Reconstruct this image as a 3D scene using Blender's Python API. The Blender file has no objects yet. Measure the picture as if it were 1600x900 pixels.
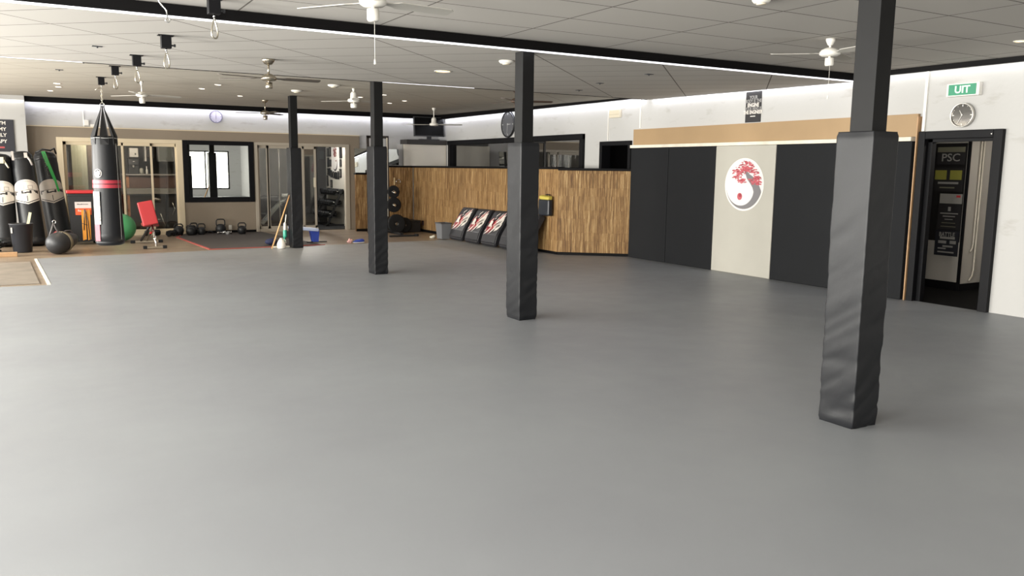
import bpy, bmesh, math, random
from mathutils import Vector, Matrix, noise
random.seed(7)
PI = math.pi
SC = bpy.context.scene
C = SC.collection

# ------------------------------------------------------------------ materials
def lin(c):
    c /= 255.0
    return c / 12.92 if c <= 0.04045 else ((c + 0.055) / 1.055) ** 2.4
def rgb(h):
    return (lin(int(h[0:2], 16)), lin(int(h[2:4], 16)), lin(int(h[4:6], 16)), 1)
MATS = {}
def mat(name, hexc, rough=0.6, metal=0.0, spec=0.5, vary=0.0, vscale=4.0, bump=0.0, bscale=60.0, emit=0.0, emitc=None, coat=0.0):
    if name in MATS: return MATS[name]
    m = bpy.data.materials.new(name); m.use_nodes = True
    nt = m.node_tree; b = nt.nodes['Principled BSDF']
    b.inputs['Base Color'].default_value = rgb(hexc)
    b.inputs['Roughness'].default_value = rough
    b.inputs['Metallic'].default_value = metal
    b.inputs['Specular IOR Level'].default_value = spec
    if coat: b.inputs['Coat Weight'].default_value = coat
    if emit:
        b.inputs['Emission Color'].default_value = rgb(emitc or hexc)
        b.inputs['Emission Strength'].default_value = emit
    tc = None
    if vary or bump:
        tc = nt.nodes.new('ShaderNodeTexCoord')
    if vary:
        n = nt.nodes.new('ShaderNodeTexNoise'); n.inputs['Scale'].default_value = vscale; n.inputs['Detail'].default_value = 5
        nt.links.new(tc.outputs['Object'], n.inputs['Vector'])
        mr = nt.nodes.new('ShaderNodeMapRange'); mr.inputs[1].default_value = 0.3; mr.inputs[2].default_value = 0.7
        mr.inputs[3].default_value = 1 - vary; mr.inputs[4].default_value = 1 + vary
        nt.links.new(n.outputs['Fac'], mr.inputs[0])
        mx = nt.nodes.new('ShaderNodeMix'); mx.data_type = 'RGBA'; mx.blend_type = 'MULTIPLY'
        mx.inputs[0].default_value = 1; mx.inputs[6].default_value = rgb(hexc)
        nt.links.new(mr.outputs[0], mx.inputs[7]); nt.links.new(mx.outputs[2], b.inputs['Base Color'])
    if bump:
        n = nt.nodes.new('ShaderNodeTexNoise'); n.inputs['Scale'].default_value = bscale; n.inputs['Detail'].default_value = 6
        nt.links.new(tc.outputs['Object'], n.inputs['Vector'])
        bp = nt.nodes.new('ShaderNodeBump'); bp.inputs['Strength'].default_value = bump; bp.inputs['Distance'].default_value = 0.02
        nt.links.new(n.outputs['Fac'], bp.inputs['Height']); nt.links.new(bp.outputs[0], b.inputs['Normal'])
    MATS[name] = m
    return m

def glass_mat(name, tint, refl, rough=0.02):
    m = bpy.data.materials.new(name); m.use_nodes = True; nt = m.node_tree; nt.nodes.clear()
    out = nt.nodes.new('ShaderNodeOutputMaterial'); mix = nt.nodes.new('ShaderNodeMixShader')
    t = nt.nodes.new('ShaderNodeBsdfTransparent'); t.inputs[0].default_value = rgb(tint)
    g = nt.nodes.new('ShaderNodeBsdfGlossy'); g.inputs['Roughness'].default_value = rough; g.inputs[0].default_value = (1, 1, 1, 1)
    fr = nt.nodes.new('ShaderNodeLayerWeight'); fr.inputs[0].default_value = 0.3
    mr = nt.nodes.new('ShaderNodeMapRange'); mr.inputs[3].default_value = refl; mr.inputs[4].default_value = min(1, refl + 0.5)
    nt.links.new(fr.outputs['Fresnel'], mr.inputs[0]); nt.links.new(mr.outputs[0], mix.inputs[0])
    nt.links.new(t.outputs[0], mix.inputs[1]); nt.links.new(g.outputs[0], mix.inputs[2]); nt.links.new(mix.outputs[0], out.inputs[0])
    return m

def nodes_of(name, rough=0.6, spec=0.5):
    m = bpy.data.materials.new(name); m.use_nodes = True
    b = m.node_tree.nodes['Principled BSDF']; b.inputs['Roughness'].default_value = rough; b.inputs['Specular IOR Level'].default_value = spec
    return m, m.node_tree, b

def ceiling_mat(name, hexc, line, loc, rot, bw, rh, mortar=0.008):
    m, nt, b = nodes_of(name, 0.8, 0.2)
    tc = nt.nodes.new('ShaderNodeTexCoord'); mp = nt.nodes.new('ShaderNodeMapping')
    mp.inputs['Rotation'].default_value = (0, 0, rot); mp.inputs['Location'].default_value = (loc[0], loc[1], 0)
    br = nt.nodes.new('ShaderNodeTexBrick'); br.offset = 0; br.squash = 1
    br.inputs['Scale'].default_value = 1; br.inputs['Brick Width'].default_value = bw; br.inputs['Row Height'].default_value = rh
    br.inputs['Mortar Size'].default_value = mortar; br.inputs['Mortar Smooth'].default_value = 0.1; br.inputs['Bias'].default_value = 0
    br.inputs['Color1'].default_value = rgb(hexc); 
    c2 = [x * 0.96 for x in rgb(hexc)[:3]] + [1]
    br.inputs['Color2'].default_value = c2; br.inputs['Mortar'].default_value = rgb(line)
    nz = nt.nodes.new('ShaderNodeTexNoise'); nz.inputs['Scale'].default_value = 90; nz.inputs['Detail'].default_value = 3
    nt.links.new(tc.outputs['Object'], mp.inputs[0]); nt.links.new(mp.outputs[0], br.inputs[0]); nt.links.new(tc.outputs['Object'], nz.inputs[0])
    bp = nt.nodes.new('ShaderNodeBump'); bp.inputs['Strength'].default_value = 0.08
    nt.links.new(nz.outputs[0], bp.inputs['Height']); nt.links.new(bp.outputs[0], b.inputs['Normal'])
    nt.links.new(br.outputs['Color'], b.inputs['Base Color'])
    return m

def vinyl_floor_mat():
    m, nt, b = nodes_of('grey_vinyl_mat', 0.42, 0.45)
    tc = nt.nodes.new('ShaderNodeTexCoord')
    n = nt.nodes.new('ShaderNodeTexNoise'); n.inputs['Scale'].default_value = 0.55; n.inputs['Detail'].default_value = 4
    n2 = nt.nodes.new('ShaderNodeTexNoise'); n2.inputs['Scale'].default_value = 3.5; n2.inputs['Detail'].default_value = 6
    n3 = nt.nodes.new('ShaderNodeTexNoise'); n3.inputs['Scale'].default_value = 260; n3.inputs['Detail'].default_value = 2
    for k in (n, n2, n3): nt.links.new(tc.outputs['Object'], k.inputs[0])
    r = nt.nodes.new('ShaderNodeValToRGB')
    r.color_ramp.elements[0].position = 0.3; r.color_ramp.elements[0].color = rgb('7C7E82')
    r.color_ramp.elements[1].position = 0.72; r.color_ramp.elements[1].color = rgb('84878A')
    nt.links.new(n.outputs[0], r.inputs[0]); nt.links.new(r.outputs[0], b.inputs['Base Color'])
    mr = nt.nodes.new('ShaderNodeMapRange'); mr.inputs[1].default_value = .3; mr.inputs[2].default_value = .7; mr.inputs[3].default_value = .41; mr.inputs[4].default_value = .47
    nt.links.new(n2.outputs[0], mr.inputs[0]); nt.links.new(mr.outputs[0], b.inputs['Roughness'])
    # long welded seams between the vinyl sheets, running into the room
    br = nt.nodes.new('ShaderNodeTexBrick'); br.offset = 0; br.inputs['Scale'].default_value = 1
    br.inputs['Brick Width'].default_value = 1.5; br.inputs['Row Height'].default_value = 80; br.inputs['Mortar Size'].default_value = 0.012; br.inputs['Mortar Smooth'].default_value = 1
    mp = nt.nodes.new('ShaderNodeMapping'); mp.inputs['Location'].default_value = (0.45, 30, 0)
    nt.links.new(tc.outputs['Object'], mp.inputs[0]); nt.links.new(mp.outputs[0], br.inputs[0])
    ml = nt.nodes.new('ShaderNodeMath'); ml.operation = 'MULTIPLY_ADD'; ml.inputs[1].default_value = 0.35
    nt.links.new(br.outputs['Fac'], ml.inputs[0]); nt.links.new(n3.outputs[0], ml.inputs[2])
    bp = nt.nodes.new('ShaderNodeBump'); bp.inputs['Strength'].default_value = 0.05; bp.inputs['Distance'].default_value = 0.01
    nt.links.new(ml.outputs[0], bp.inputs['Height']); nt.links.new(bp.outputs[0], b.inputs['Normal'])
    return m

def wood_floor_mat():
    m, nt, b = nodes_of('laminate_floor', 0.38, 0.5)
    tc = nt.nodes.new('ShaderNodeTexCoord')
    br = nt.nodes.new('ShaderNodeTexBrick'); br.offset = 0.37; br.inputs['Scale'].default_value = 1
    br.inputs['Brick Width'].default_value = 1.3; br.inputs['Row Height'].default_value = 0.19; br.inputs['Mortar Size'].default_value = 0.002
    br.inputs['Color1'].default_value = rgb('8A7A67'); br.inputs['Color2'].default_value = rgb('736455'); br.inputs['Mortar'].default_value = rgb('3a2e26')
    mp = nt.nodes.new('ShaderNodeMapping'); mp.inputs['Scale'].default_value = (1.5, 14, 1)
    n = nt.nodes.new('ShaderNodeTexNoise'); n.inputs['Scale'].default_value = 2; n.inputs['Detail'].default_value = 6
    nt.links.new(tc.outputs['Object'], br.inputs[0]); nt.links.new(tc.outputs['Object'], mp.inputs[0]); nt.links.new(mp.outputs[0], n.inputs[0])
    mx = nt.nodes.new('ShaderNodeMix'); mx.data_type = 'RGBA'; mx.blend_type = 'OVERLAY'; mx.inputs[0].default_value = .5
    nt.links.new(br.outputs['Color'], mx.inputs[6]); nt.links.new(n.outputs[0], mx.inputs[7]); nt.links.new(mx.outputs[2], b.inputs['Base Color'])
    return m

def bamboo_mat():
    m, nt, b = nodes_of('bamboo_reed', 0.6, 0.25)
    tc = nt.nodes.new('ShaderNodeTexCoord')
    # split reeds: narrow upright strips, each with its own tone (object x runs along the panel, z is up)
    mp = nt.nodes.new('ShaderNodeMapping'); mp.inputs['Rotation'].default_value = (PI / 2, 0, PI / 2)
    sw = nt.nodes.new('ShaderNodeSeparateXYZ'); cb = nt.nodes.new('ShaderNodeCombineXYZ')
    nt.links.new(tc.outputs['Object'], sw.inputs[0]); nt.links.new(sw.outputs['Z'], cb.inputs['X']); nt.links.new(sw.outputs['X'], cb.inputs['Y'])
    br = nt.nodes.new('ShaderNodeTexBrick'); br.offset = .37; br.offset_frequency = 2; br.inputs['Scale'].default_value = 1
    br.inputs['Brick Width'].default_value = .42; br.inputs['Row Height'].default_value = .013; br.inputs['Mortar Size'].default_value = .0012; br.inputs['Mortar Smooth'].default_value = .3
    br.inputs['Color1'].default_value = (0, 0, 0, 1); br.inputs['Color2'].default_value = (1, 1, 1, 1); br.inputs['Mortar'].default_value = (0, 0, 0, 1)
    nt.links.new(cb.outputs[0], br.inputs[0])
    n = nt.nodes.new('ShaderNodeTexNoise'); n.inputs['Scale'].default_value = 1; n.inputs['Detail'].default_value = 4; n.inputs['Roughness'].default_value = .7
    m2 = nt.nodes.new('ShaderNodeMapping'); m2.inputs['Scale'].default_value = (40, 1, 2.5)
    nt.links.new(tc.outputs['Object'], m2.inputs[0]); nt.links.new(m2.outputs[0], n.inputs[0])
    sc = nt.nodes.new('ShaderNodeSeparateColor'); nt.links.new(br.outputs['Color'], sc.inputs[0])
    ma = nt.nodes.new('ShaderNodeMath'); ma.operation = 'MULTIPLY_ADD'; ma.inputs[1].default_value = .42
    mb_ = nt.nodes.new('ShaderNodeMath'); mb_.operation = 'MULTIPLY_ADD'; mb_.inputs[1].default_value = 1.5; mb_.inputs[2].default_value = -.46
    nt.links.new(n.outputs[0], mb_.inputs[0]); nt.links.new(sc.outputs[0], ma.inputs[0]); nt.links.new(mb_.outputs[0], ma.inputs[2])
    r = nt.nodes.new('ShaderNodeValToRGB'); e = r.color_ramp.elements
    e[0].position = .0; e[0].color = rgb('3A2816'); e[1].position = 1; e[1].color = rgb('CBB184')
    x = e.new(.33); x.color = rgb('6E5132'); x = e.new(.62); x.color = rgb('98784E')
    nt.links.new(ma.outputs[0], r.inputs[0]); nt.links.new(r.outputs[0], b.inputs['Base Color'])
    bp = nt.nodes.new('ShaderNodeBump'); bp.inputs['Strength'].default_value = .5; bp.inputs['Distance'].default_value = .006
    nt.links.new(ma.outputs[0], bp.inputs['Height']); nt.links.new(bp.outputs[0], b.inputs['Normal'])
    nt.nodes.remove(mp)
    return m

def plaster_mat(name, hexc, scuff):
    m, nt, b = nodes_of(name, 0.75, 0.25)
    tc = nt.nodes.new('ShaderNodeTexCoord')
    mp = nt.nodes.new('ShaderNodeMapping'); mp.inputs['Scale'].default_value = (1, 1, 3)
    n = nt.nodes.new('ShaderNodeTexNoise'); n.inputs['Scale'].default_value = 2.2; n.inputs['Detail'].default_value = 8; n.inputs['Roughness'].default_value = .6
    nt.links.new(tc.outputs['Object'], mp.inputs[0]); nt.links.new(mp.outputs[0], n.inputs[0])
    r = nt.nodes.new('ShaderNodeValToRGB'); e = r.color_ramp.elements
    e[0].position = .28; e[0].color = rgb(scuff); e[1].position = .42; e[1].color = rgb(hexc)
    nt.links.new(n.outputs[0], r.inputs[0]); nt.links.new(r.outputs[0], b.inputs['Base Color'])
    n2 = nt.nodes.new('ShaderNodeTexNoise'); n2.inputs['Scale'].default_value = 14; nt.links.new(tc.outputs['Object'], n2.inputs[0])
    bp = nt.nodes.new('ShaderNodeBump'); bp.inputs['Strength'].default_value = .1; bp.inputs['Distance'].default_value = .02
    nt.links.new(n2.outputs[0], bp.inputs['Height']); nt.links.new(bp.outputs[0], b.inputs['Normal'])
    return m

WHITE = plaster_mat('white_plaster', 'B0AFAD', 'A3A09C')
TAUPE = mat('taupe_paint', '867A6B', .7, vary=.05, vscale=1.5)
BLACKTRIM = mat('black_trim', '080708', .6, spec=.12)
BLACKFRAME = mat('black_frame_paint', '0C0C0F', .55, spec=.15)
VINYL = mat('black_vinyl', '1B1C1F', .44, spec=.32, bump=.06, bscale=14)
PADVINYL = mat('column_pad_vinyl', '151619', .44, spec=.28, bump=.12, bscale=9)
POSTPAINT = mat('post_black_paint', '0B0B0C', .6, spec=.25, vary=.15, vscale=12)
MATPANEL = mat('dark_mat_fabric', '1B1C1E', .66, spec=.12, vary=.05, vscale=2)
MATLIGHT = mat('light_mat_fabric', 'A5A299', .62, spec=.3, vary=.03, vscale=2)
FLOORMAT = vinyl_floor_mat()
WOODFLOOR = wood_floor_mat()
BAMBOO = bamboo_mat()
CREAM = mat('cream_frame_paint', 'D3C4A8', .5)
GREYFRAME = mat('grey_frame_paint', 'A79E90', .5)
BROWNMDF = mat('mdf_board', '987E5C', .6, vary=.05, vscale=2)
PALEWOOD = mat('pale_batten', 'D2CBBB', .6, vary=.12, vscale=5)
PINE = mat('pine_wood', 'A88560', .55, vary=.15, vscale=9)
STEEL = mat('steel', 'C9C9C6', .25, metal=1)
NICKEL = mat('brushed_nickel', 'B9B0A0', .28, metal=1)
CHROME = mat('chrome', 'E6E6E6', .12, metal=1)
WPLASTIC = mat('white_plastic', 'D9D6CF', .4)
CREAMPL = mat('cream_plastic', 'CFC6B2', .45)
BLACKPL = mat('black_plastic', '141518', .42)
RUBBER = mat('black_rubber', '17181A', .7, spec=.25)
BLACKIRON = mat('black_iron', '1A1B1D', .45, spec=.4)
DARKGREY = mat('dark_grey', '34363A', .55)
GREYPL = mat('grey_plastic', '707276', .5)
MIDGREY = mat('mid_grey', '8E8C88', .55)
RED = mat('red_vinyl', 'AE3236', .42)
REDBRIGHT = mat('red_plastic', 'B6282C', .38)
REDSTRIPE = mat('red_stripe', 'B43A48', .42)
WPRINT = mat('white_print', 'DCD6CE', .5)
INK = mat('dark_ink', '1c1a1c', .6)
SCREEN = mat('screen_black', '050506', .35, spec=.15)
ORANGE = mat('orange_strap', 'D08A28', .5)
ORANGELAB = mat('orange_label', 'D8572E', .5)
GREENBALL = mat('green_rubber', '4FA06A', .38)
GREENTAPE = mat('green_strap', '2A8A44', .5)
BLUE = mat('blue_plastic', '28409A', .4)
PALEBLUE = mat('pale_blue_pad', 'AEBBD8', .45)
TEAL = mat('teal_plastic', '3FA58C', .4)
YELLOW = mat('yellow_cloth', 'B3A448', .7)
GREEN_EXIT = mat('exit_green', '177A58', .45, emit=.25, emitc='177A58')
EXITWHITE = mat('exit_letters', 'CFE8D4', .5, emit=.35)
PINK = mat('pink_cloth', 'D8A6A2', .7)
DIRTY = mat('worn_board', '756C61', .7, vary=.2, vscale=3)
LEDW = mat('led_strip', 'FFFFFF', .5, emit=1.6, emitc='F4F4FF')
WARMLENS = mat('warm_lens', 'FFE6A8', .5, emit=4.0, emitc='FFD27A')
SPOTLENS = mat('spot_lens', 'FFF3DC', .5, emit=6.0, emitc='FFF0D8')
MIRROR = mat('mirror_silver', 'E4E8E6', .01, metal=1)
GLASS = glass_mat('clear_glass', 'E6E5E2', .045)
DARKGLASS = glass_mat('dark_glass', '6A706C', .30)
LEAFRED = mat('leaf_red', 'B0525A', .6)
LEAFDARK = mat('leaf_dark_red', '8E2E3A', .6)
TRUNK = mat('trunk_grey', '6E6C6E', .6)

# ------------------------------------------------------------------ mesh builder
class MB:
    def __init__(s): s.b = bmesh.new()
    def _m(s, fs, m):
        for f in fs: f.material_index = m
    def box(s, x0, x1, y0, y1, z0, z1, m=0, bev=0.0, M=None, seg=2):
        cx, cy, cz = (x0 + x1) / 2, (y0 + y1) / 2, (z0 + z1) / 2
        mm = Matrix.Translation((cx, cy, cz)) @ Matrix.Diagonal((abs(x1 - x0), abs(y1 - y0), abs(z1 - z0), 1))
        if M is not None: mm = M @ mm
        t = bmesh.new()
        bmesh.ops.create_cube(t, size=1, matrix=mm)
        if bev: bmesh.ops.bevel(t, geom=list(t.edges), offset=bev, segments=seg, affect='EDGES', profile=.6)
        s.join(t, m)
        return s
    def join(s, t, m=None):
        vm = {}
        for v in t.verts: vm[v] = s.b.verts.new(v.co)
        for f in t.faces:
            try:
                nf = s.b.faces.new([vm[v] for v in f.verts]); nf.material_index = f.material_index if m is None else m; nf.smooth = f.smooth
            except ValueError: pass
        t.free()
    def cyl(s, p0, p1, r0, r1=None, seg=14, m=0, caps=True, smooth=True):
        p0, p1 = Vector(p0), Vector(p1); r1 = r0 if r1 is None else r1
        d = (p1 - p0).normalized(); u = d.orthogonal().normalized(); v = d.cross(u)
        A, B = [], []
        for i in range(seg):
            a = 2 * PI * i / seg; o = u * math.cos(a) + v * math.sin(a)
            A.append(s.b.verts.new(p0 + o * r0)); B.append(s.b.verts.new(p1 + o * r1))
        for i in range(seg):
            f = s.b.faces.new((A[i], A[(i + 1) % seg], B[(i + 1) % seg], B[i])); f.material_index = m; f.smooth = smooth
        if caps:
            f = s.b.faces.new(A[::-1]); f.material_index = m
            f = s.b.faces.new(B); f.material_index = m
        return s
    def tube(s, pts, r, seg=8, m=0, closed=False, flat=1.0):
        pts = [Vector(p) for p in pts]; n = len(pts); rings = []
        up = None
        for i, p in enumerate(pts):
            if closed: d = pts[(i + 1) % n] - pts[i - 1]
            else: d = pts[min(i + 1, n - 1)] - pts[max(i - 1, 0)]
            d.normalize()
            if up is None: up = d.orthogonal().normalized()
            u = (up - d * up.dot(d)).normalized(); up = u; v = d.cross(u)
            rr = r[i] if isinstance(r, (list, tuple)) else r
            rings.append([s.b.verts.new(p + (u * math.cos(2 * PI * k / seg) + v * math.sin(2 * PI * k / seg) * flat) * rr) for k in range(seg)])
        for i in range(n if closed else n - 1):
            a, b = rings[i], rings[(i + 1) % n]
            for k in range(seg):
                f = s.b.faces.new((a[k], a[(k + 1) % seg], b[(k + 1) % seg], b[k])); f.material_index = m; f.smooth = True
        if not closed:
            for q in (rings[0][::-1], rings[-1]):
                f = s.b.faces.new(q); f.material_index = m
        return s
    def lathe(s, prof, seg=24, m=0, c=(0, 0, 0), M=None, fn=None, smooth=True):
        rings = []
        for r, z in prof:
            if r < 1e-6:
                rings.append([Vector((0, 0, z))])
            else:
                rings.append([Vector((r * math.cos(2 * PI * k / seg), r * math.sin(2 * PI * k / seg), z)) for k in range(seg)])
        c = Vector(c); R = []
        for ring in rings:
            q = []
            for p in ring:
                if fn: p = fn(p)
                if M is not None: p = M @ p
                q.append(s.b.verts.new(p + c))
            R.append(q)
        for a, b in zip(R, R[1:]):
            for k in range(seg):
                k2 = (k + 1) % seg
                if len(a) == 1 and len(b) == 1: continue
                if len(a) == 1: vs = (a[0], b[k], b[k2]) 
                elif len(b) == 1: vs = (a[k], a[k2], b[0])
                else: vs = (a[k], a[k2], b[k2], b[k])
                f = s.b.faces.new(vs); f.material_index = m; f.smooth = smooth
        return s
    def ball(s, c, r, m=0, sc=(1, 1, 1), seg=16):
        prof = [(r * math.sin(PI * i / (seg // 2)), -r * math.cos(PI * i / (seg // 2))) for i in range(seg // 2 + 1)]
        prof[0] = (0, -r); prof[-1] = (0, r)
        return s.lathe(prof, seg, m, c, Matrix.Diagonal((sc[0], sc[1], sc[2], 1)))
    def poly(s, pts, m=0):
        f = s.b.faces.new([s.b.verts.new(Vector(p)) for p in pts]); f.material_index = m
        return s
    def prism(s, pts, off, m=0):
        off = Vector(off); a = [s.b.verts.new(Vector(p)) for p in pts]; b = [s.b.verts.new(Vector(p) + off) for p in pts]
        n = len(pts)
        for i in range(n):
            f = s.b.faces.new((a[i], a[(i + 1) % n], b[(i + 1) % n], b[i])); f.material_index = m
        f = s.b.faces.new(a[::-1]); f.material_index = m
        f = s.b.faces.new(b); f.material_index = m
        return s
    def xform(s, M):
        bmesh.ops.transform(s.b, matrix=M, verts=list(s.b.verts)); return s
    def map(s, fn):
        for v in s.b.verts: v.co = Vector(fn(v.co))
        return s
    def build(s, name, mats, parent=None, loc=(0, 0, 0)):
        bmesh.ops.recalc_face_normals(s.b, faces=list(s.b.faces))
        me = bpy.data.meshes.new(name); s.b.to_mesh(me); s.b.free()
        for m in (mats if isinstance(mats, (list, tuple)) else [mats]): me.materials.append(m)
        o = bpy.data.objects.new(name, me); C.objects.link(o); o.location = loc
        if parent is not None: o.parent = parent
        return o

def tag(o, label, cat, group=None, kind=None):
    o['label'] = label; o['category'] = cat
    if group: o['group'] = group
    if kind: o['kind'] = kind
    return o
def thing(name, label, cat, loc=(0, 0, 0), rot=(0, 0, 0), group=None):
    o = bpy.data.objects.new(name, None); C.objects.link(o); o.empty_display_size = .1
    o.location = loc; o.rotation_euler = rot
    return tag(o, label, cat, group)
def struct(o):
    o['kind'] = 'structure'; return o
def sthing(name, loc=(0, 0, 0)):
    o = bpy.data.objects.new(name, None); C.objects.link(o); o.location = loc; o['kind'] = 'structure'; return o
def dup(root, loc, label=None, rotz=None):
    r = root.copy(); C.objects.link(r); r.location = loc
    if rotz is not None: r.rotation_euler = (0, 0, rotz)
    if label: r['label'] = label
    for ch in list(root.children):
        c = ch.copy(); C.objects.link(c); c.parent = r
        for g in list(ch.children):
            d = g.copy(); C.objects.link(d); d.parent = c
    return r
def text(s, size, mats, parent, M, name='lettering', bold=0.0, align='CENTER', ext=0.0008, sx=1.0, fn=None, label=None):
    cu = bpy.data.curves.new('t', 'FONT'); cu.body = s; cu.size = size; cu.align_x = align; cu.align_y = 'CENTER'
    cu.extrude = ext; cu.offset = bold; cu.resolution_u = 3
    o = bpy.data.objects.new('t', cu); C.objects.link(o)
    dg = bpy.context.evaluated_depsgraph_get(); dg.update()
    me = bpy.data.meshes.new_from_object(o.evaluated_get(dg))
    C.objects.unlink(o); bpy.data.objects.remove(o); bpy.data.curves.remove(cu)
    me.transform(M @ Matrix.Diagonal((sx, 1, 1, 1)))
    if fn:
        for v in me.vertices: v.co = Vector(fn(v.co))
    me.materials.clear(); me.materials.append(mats)
    p = bpy.data.objects.new(name, me); C.objects.link(p)
    if parent is not None: p.parent = parent
    return p
# orientation frames for flat things: columns = local x (reading), local y (up), local z (out of the surface)
def frame(o, x, y):
    x, y = Vector(x).normalized(), Vector(y).normalized(); z = x.cross(y)
    return Matrix(((x.x, y.x, z.x, o[0]), (x.y, y.y, z.y, o[1]), (x.z, y.z, z.z, o[2]), (0, 0, 0, 1)))
def on_right(o): return frame(o, (0, -1, 0), (0, 0, 1))     # right wall, facing -X
def on_back(o): return frame(o, (1, 0, 0), (0, 0, 1))       # back wall, facing -Y
# ------------------------------------------------------------------ the setting
XL, XR, YB, YR = -4.0, 9.6, 20.65, -4.5
def zmid(y): return 2.797 + (y - 7.45) * 0.0105
def zfar(y): return 2.905 + (y - 11.75) * 0.0107
# floors
m = MB(); m.box(XL, XR, YR, YB + 4.2, -.2, -.012)
struct(m.build('floor', WOODFLOOR))
# grey vinyl mat floor with a notch at the left, following the slightly skewed far edge
m = MB()
m.prism([(XL, YR, -.012), (9.6, YR, -.012), (9.6, 12.16, -.012), (9.5, 12.2, -.012), (8.5, 13.0, -.012), (8.5, 16.8, -.012), (4.5, 16.52, -.012), (-.046, 16.03, -.012), (.03, 14.2, -.012), (.105, 12.45, -.012), (-.45, 12.5, -.012), (XL, 12.53, -.012)], (0, 0, .012))
tag(m.build('floor_mat', FLOORMAT), 'large grey vinyl training mat covering most of the floor', 'mat')
m = MB(); m.prism([(-.085, 16.0, -.012), (-.05, 16.0, -.012), (.10, 12.55, -.012), (.065, 12.55, -.012)], (0, 0, .016))
tag(m.build('edge_strip', PALEWOOD), 'pale edge strip along the mat notch beside the worn floor board', 'strip')
m = MB(); m.prism([(-2.6, 15.6, -.012), (-.15, 15.6, -.012), (-.03, 12.7, -.012), (-2.6, 12.7, -.012)], (0, 0, .010))
tag(m.build('worn_floor_board', DIRTY), 'worn brown board lying in the mat notch at the left edge', 'board')

# ceilings
CN = ceiling_mat('ceiling_tiles_near', 'B2AEA8', '5f5a54', (-4.10, -5.545), 0, 1.262, .613)
CM = ceiling_mat('ceiling_tiles_mid', 'B2AEA8', '5f5a54', (-6.14, -2.12), -PI / 4, .61, 1.245)
CF = ceiling_mat('ceiling_tiles_far', 'ACA69B', '6f685f', (-6.14, -2.12), -PI / 4, .61, 1.245, .006)
m = MB(); m.box(XL, XR, YR, 7.46, 2.893, 3.2); struct(m.build('ceiling', CN))
m = MB(); m.prism([(XL, 7.46, zmid(7.46)), (9.55, 7.46, zmid(7.46)), (9.55, 11.75, zmid(11.75)), (XL, 11.75, zmid(11.75))], (0, 0, .3)); struct(m.build('ceiling', CM))
m = MB(); m.prism([(XL, 11.75, zfar(11.75)), (XR, 11.75, zfar(11.75)), (XR, YB + .2, zfar(20.85)), (XL, YB + .2, zfar(20.85))], (0, 0, .2)); struct(m.build('ceiling', CF))
# black fascias / trims with led strips
m = MB(); m.box(XL, XR, 7.40, 7.46, 2.80, 2.893); f = struct(m.build('trim_1', BLACKTRIM))
m = MB(); m.box(XL, XR, 7.405, 7.44, 2.787, 2.80); m.build('led_strip', LEDW, f)
m = MB(); m.box(9.47, 9.51, YR, 7.40, 2.832, 2.893); f = struct(m.build('trim_2', BLACKTRIM))
m = MB(); m.box(9.52, 9.55, YR, 7.40, 2.862, 2.88); m.build('led_strip', LEDW, f)
m = MB(); m.box(9.565, 9.59, 7.5, 11.7, 2.85, 2.87); struct(m.build('trim_3', LEDW))
m = MB(); m.box(XL, 9.5, 11.74, 11.78, 2.838, 2.95); f = struct(m.build('trim_4', BLACKTRIM))
m = MB(); m.box(XL, .6, 11.735, 11.74, 2.838, 2.846); m.box(4.5, 6.05, 11.735, 11.74, 2.838, 2.846); m.build('led_strip', LEDW, f)
m = MB(); m.prism([(9.46, 11.78, 2.88), (9.46, 20.55, 2.88), (9.46, 20.55, 3.02), (9.46, 11.78, 2.94)], (.04, 0, 0)); f = struct(m.build('trim_5', BLACKTRIM))
m = MB(); m.box(9.51, 9.54, 11.8, 20.5, 2.905, 2.925); m.build('led_strip', LEDW, f)
m = MB(); m.box(XL, 9.5, 20.28 + .22, 20.54, 2.885, 3.04); f = struct(m.build('trim_6', BLACKTRIM))
m = MB(); m.box(XL, 9.4, 20.56, 20.60, 2.92, 2.945); m.build('led_strip', LEDW, f)

# walls
m = MB(); t = XR + .15
for a in ((YR, 5.46, 0, 3.2), (5.46, 6.5, 2.11, 3.2), (6.5, 12.28, 0, 3.2), (12.28, 13.2, 2.12, 3.2), (13.2, 13.8, 0, 3.2), (13.8, 20.0, 0, 1.2), (13.8, 20.0, 2.29, 3.2), (20.0, YB + .2, 0, 3.2)):
    m.box(XR, t, a[0], a[1], a[2] - (.1 if a[2] == 0 else 0), a[3])
struct(m.build('wall_right', WHITE))
m = MB(); m.box(9.575, XR, 6.44, 6.475, 2.12, 2.84); m.box(9.585, XR, 12.02, 12.05, 2.36, 2.88); m.box(9.588, XR, 13.0, 13.02, 2.15, 2.88)
struct(m.build('trim_7', WPLASTIC))
m = MB()
for a in ((-.09, .46, 0, 2.39), (.46, 3.02, 2.17, 2.39), (3.02, 4.65, 0, 2.39), (4.65, 7.04, 2.165, 2.39), (7.04, 7.32, 0, 2.39)):
    m.box(a[0], a[1], YB, YB + .12, a[2] - (.05 if a[2] == 0 else 0), a[3])
struct(m.build('wall_back', TAUPE))
m = MB(); m.box(-.09, XR + .1, YB + .06, YB + .2, 2.39, 3.2); m.box(7.32, XR + .1, YB + .06, YB + .2, -.05, 2.39)
struct(m.build('wall_back', WHITE))
m = MB(); m.box(XL, -.09, 20.4, YB + .2, -.05, 3.2); struct(m.build('wall_back', WHITE))
m = MB(); m.box(-.09, 7.33, YB - .02, YB + .06, 2.385, 2.402); struct(m.build('trim_8', CREAM))
m = MB(); m.box(3.06, 4.64, YB - .015, YB, -.012, .05); struct(m.build('baseboard_back', BLACKTRIM))
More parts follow.
